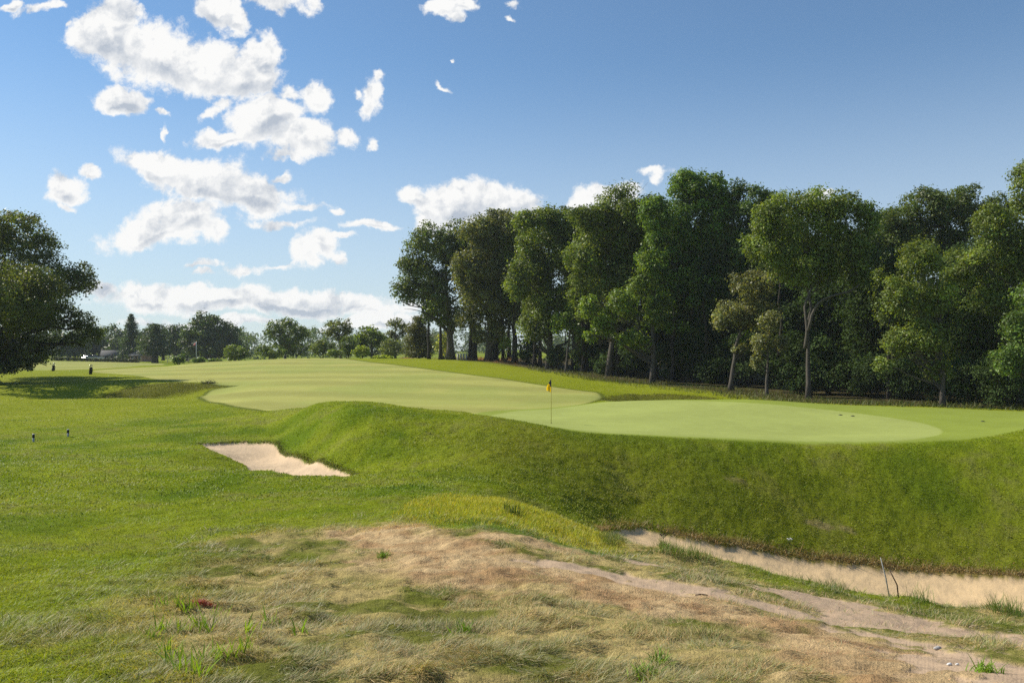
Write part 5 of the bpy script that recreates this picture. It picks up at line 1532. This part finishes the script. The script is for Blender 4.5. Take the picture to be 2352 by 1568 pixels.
# ------------------------------------------------------------------ far left: houses, cars, hedge, fence, flagpole
def house(px, d, w, dp_, hw, hr, wall, label, rz, chim):
    p = place(px, d)
    t = thing('house', tuple(p), label, 'house', 'houses beyond the fairway', rz)
    g = Geo()
    v = [(-w / 2, -dp_ / 2, -0.4), (w / 2, -dp_ / 2, -0.4), (w / 2, dp_ / 2, -0.4), (-w / 2, dp_ / 2, -0.4), (-w / 2, -dp_ / 2, hw), (w / 2, -dp_ / 2, hw), (w / 2, dp_ / 2, hw), (-w / 2, dp_ / 2, hw), (-w / 2, 0, hw + hr), (w / 2, 0, hw + hr)]
    g.put(v, [(0, 1, 5, 4), (2, 3, 7, 6)], [])
    g.put(v, [(3, 0, 4, 7), (1, 2, 6, 5)], [(4, 8, 7), (5, 6, 9)])
    add('wall', g.mesh('wall', wall, False), t)
    g = Geo()
    o_, th_ = 0.45, 0.16
    for s_ in (-1, 1):
        a_, b_ = s_ * (dp_ / 2 + o_), hw - o_ * hr / (dp_ / 2)
        x0, x1 = -w / 2 - o_, w / 2 + o_
        vv = [(x0, a_, b_), (x1, a_, b_), (x1, 0, hw + hr + 0.02), (x0, 0, hw + hr + 0.02), (x0, a_, b_ + th_), (x1, a_, b_ + th_), (x1, 0, hw + hr + th_ + 0.02), (x0, 0, hw + hr + th_ + 0.02)]
        g.put(vv, [(3, 2, 1, 0), (4, 5, 6, 7), (0, 1, 5, 4), (1, 2, 6, 5), (3, 0, 4, 7)])
    rf = add('roof', g.mesh('roof', M_ROOF, False), t)
    if chim:
        g = Geo()
        g.box((w * 0.22, 0.4, hw + hr + 0.2), (0.6, 0.6, 1.4))
        add('chimney', g.mesh('chimney', M_PINK, False), rf)
    for xw in (-w * 0.28, w * 0.28):
        g = Geo()
        g.box((xw, -dp_ / 2 - 0.02, hw * 0.55), (1.2, 0.10, 1.3))
        f_ = add('window', g.mesh('window', M_WHITE, False), t)
        g = Geo()
        g.box((xw, -dp_ / 2 - 0.06, hw * 0.55), (1.0, 0.06, 1.1))
        add('pane', g.mesh('pane', M_GLASS, False), f_)
    g = Geo()
    g.box((0, -dp_ / 2 - 0.03, 0.95), (1.0, 0.10, 2.0))
    add('door', g.mesh('door', M_WOODD, False), t)


house(262, 236, 6.0, 5.0, 1.6, 1.3, M_TAN, 'small tan house with a grey gabled roof left of the tall pine', 0.35, False)
house(330, 232, 5.5, 5.0, 1.9, 1.3, M_PINK, 'small pink brick house between the two pines', -0.5, True)


def car(px, d, rz, label):
    p = place(px, d)
    t = thing('parked_car', tuple(p + np.array([0, 0, 0.0])), label, 'car', 'white cars parked behind the hedge', rz)
    prof = [(-2.1, 0.35), (-2.15, 0.75), (-1.95, 0.95), (-1.1, 1.02), (1.0, 0.98), (1.9, 0.85), (2.15, 0.65), (2.15, 0.35)]
    cab = [(-1.75, 0.96), (-1.2, 1.45), (0.1, 1.5), (1.0, 0.98)]

    def ext(pr, w0, w1, nm, m):
        g = Geo()
        n_ = len(pr)
        v = [(x, -w0 / 2 if z < 1.1 else -w1 / 2, z) for x, z in pr] + [(x, w0 / 2 if z < 1.1 else w1 / 2, z) for x, z in pr]
        g.put(v, [(k, (k + 1) % n_, n_ + (k + 1) % n_, n_ + k) for k in range(n_)])
        mid = len(v)
        g.put([(sum(x for x, z in pr) / n_, -w0 / 2, sum(z for x, z in pr) / n_), (sum(x for x, z in pr) / n_, w0 / 2, sum(z for x, z in pr) / n_)] + v, None,
              [(0, 2 + (k + 1) % n_, 2 + k) for k in range(n_)] + [(1, 2 + n_ + k, 2 + n_ + (k + 1) % n_) for k in range(n_)])
        return add(nm, g.mesh(nm, m, False), t)
    ext(prof, 1.75, 1.75, 'body', M_CAR)
    ext(cab, 1.62, 1.3, 'window', M_GLASS)
    g = Geo()
    g.box((-0.55, 0, 1.515), (1.35, 1.25, 0.05))
    add('roof', g.mesh('roof', M_CAR, False), t)
    for sx in (-1.3, 1.35):
        for sy in (-0.8, 0.8):
            g = Geo()
            g.tube([(sx, sy - 0.1, 0.33), (sx, sy + 0.1, 0.33)], [0.33, 0.33], 16)
            w_ = add('wheel', g.mesh('wheel', M_BLACK, False), t)
            g = Geo()
            g.tube([(sx, sy - 0.115, 0.33), (sx, sy + 0.115, 0.33)], [0.2, 0.2], 12)
            add('rim', g.mesh('rim', M_STEEL, False), w_)


car(205, 228, 1.2, 'left white parked car half hidden behind the dark hedge')
car(222, 232, 0.5, 'right white parked car half hidden behind the dark hedge')

# clipped hedge in front of them
a_, b_ = place(120, 196), place(318, 205)
lb = []
for f in np.linspace(0, 1, 70):
    q = a_ + (b_ - a_) * f
    zg = float(H(q[0], q[1])) - a_[2]
    for k in range(2):
        lb.append((q[0] - a_[0] + rng.normal(0, .1), q[1] - a_[1] + rng.normal(0, .2), zg + 0.25 + 0.45 * k, 0.48))
c, nn, sz, col = lobe_leaves(np.array(lb), 0.30, 0.8, (0.028, 0.036, 0.016), 0.1, 0.8)
hroot = thing('hedge', tuple(a_), 'long low dark clipped hedge in front of the houses', 'hedge')
add('foliage', leaf_mesh(c, nn, sz, col, 'foliage'), hroot)
# fence behind the round bushes
a_, b_ = place(385, 222), place(482, 226)
froot = thing('fence', tuple(a_), 'low grey rail fence behind the round bushes', 'fence')
npost = 9
for k in range(npost):
    q = a_ + (b_ - a_) * k / (npost - 1)
    zg = float(H(q[0], q[1]))
    g = Geo()
    g.box((q[0] - a_[0], q[1] - a_[1], zg - a_[2] + 0.6), (0.12, 0.12, 1.5))
    add('fence_post', g.mesh('fence_post', M_STONE, False), froot)
for hz_ in (0.55, 1.15):
    g = Geo()
    qs = [a_ + (b_ - a_) * k / (npost - 1) for k in range(npost)]
    g.tube([(q[0] - a_[0], q[1] - a_[1] - 0.09, float(H(q[0], q[1])) - a_[2] + hz_) for q in qs], 0.05, 6)
    add('rail', g.mesh('rail', M_STONE), froot)
# tall flagpole
p = place(451, 218)
zt = row_z(784, 218) - p[2]
t = thing('flagpole', tuple(p), 'white flagpole with a small red and white flag before the round tree', 'flagpole')
g = Geo()
g.tube([(0, 0, -0.2), (0, 0, zt)], [0.10, 0.06], 8)
add('pole', g.mesh('pole', M_WHITE), t)
add('flag', sheet(lambda u_, v_: (-0.05 - 0.85 * u_, 0.12 * math.sin(u_ * 6), zt - 0.1 - 0.75 * v_ - 0.5 * u_ * u_), 10, 8, 'flag', [M_RED, M_WHITE], lambda u_, v_: 1 if v_ < 0.3 or u_ < 0.25 else int(v_ * 7) % 2), t)
g = Geo()
zz = np.linspace(-1, 1, 5)
g.tube(np.stack([0 * zz, 0 * zz, zt + 0.08 + zz * 0.1], 1), 0.1 * np.sqrt(np.clip(1.05 - zz ** 2, 0.05, 1)), 8)
add('finial', g.mesh('finial', M_YELLOW), t)

# ------------------------------------------------------------------ haze
bpy.context.view_layer.update()
hz_ = Geo()
zlo = float(Z.min()) - 1.0
zhi = max((o.matrix_world @ Vector(b)).z for o in COL.objects if o.type == 'MESH' for b in o.bound_box) + 1.0
hz_.box((0, 0, (zlo + zhi) / 2), (1480, 1480, zhi - zlo))
m, tt_, out = new_mat("haze_air")
pv = tt_.n.new('ShaderNodeVolumePrincipled')
pv.inputs['Color'].default_value = (0.80, 0.89, 1.0, 1)
pv.inputs['Density'].default_value = 0.00018
pv.inputs['Anisotropy'].default_value = 0.0
tt_.l.new(pv.outputs[0], out.inputs['Volume'])
tag(add('haze', hz_.mesh('haze', m, False)), kind='stuff')
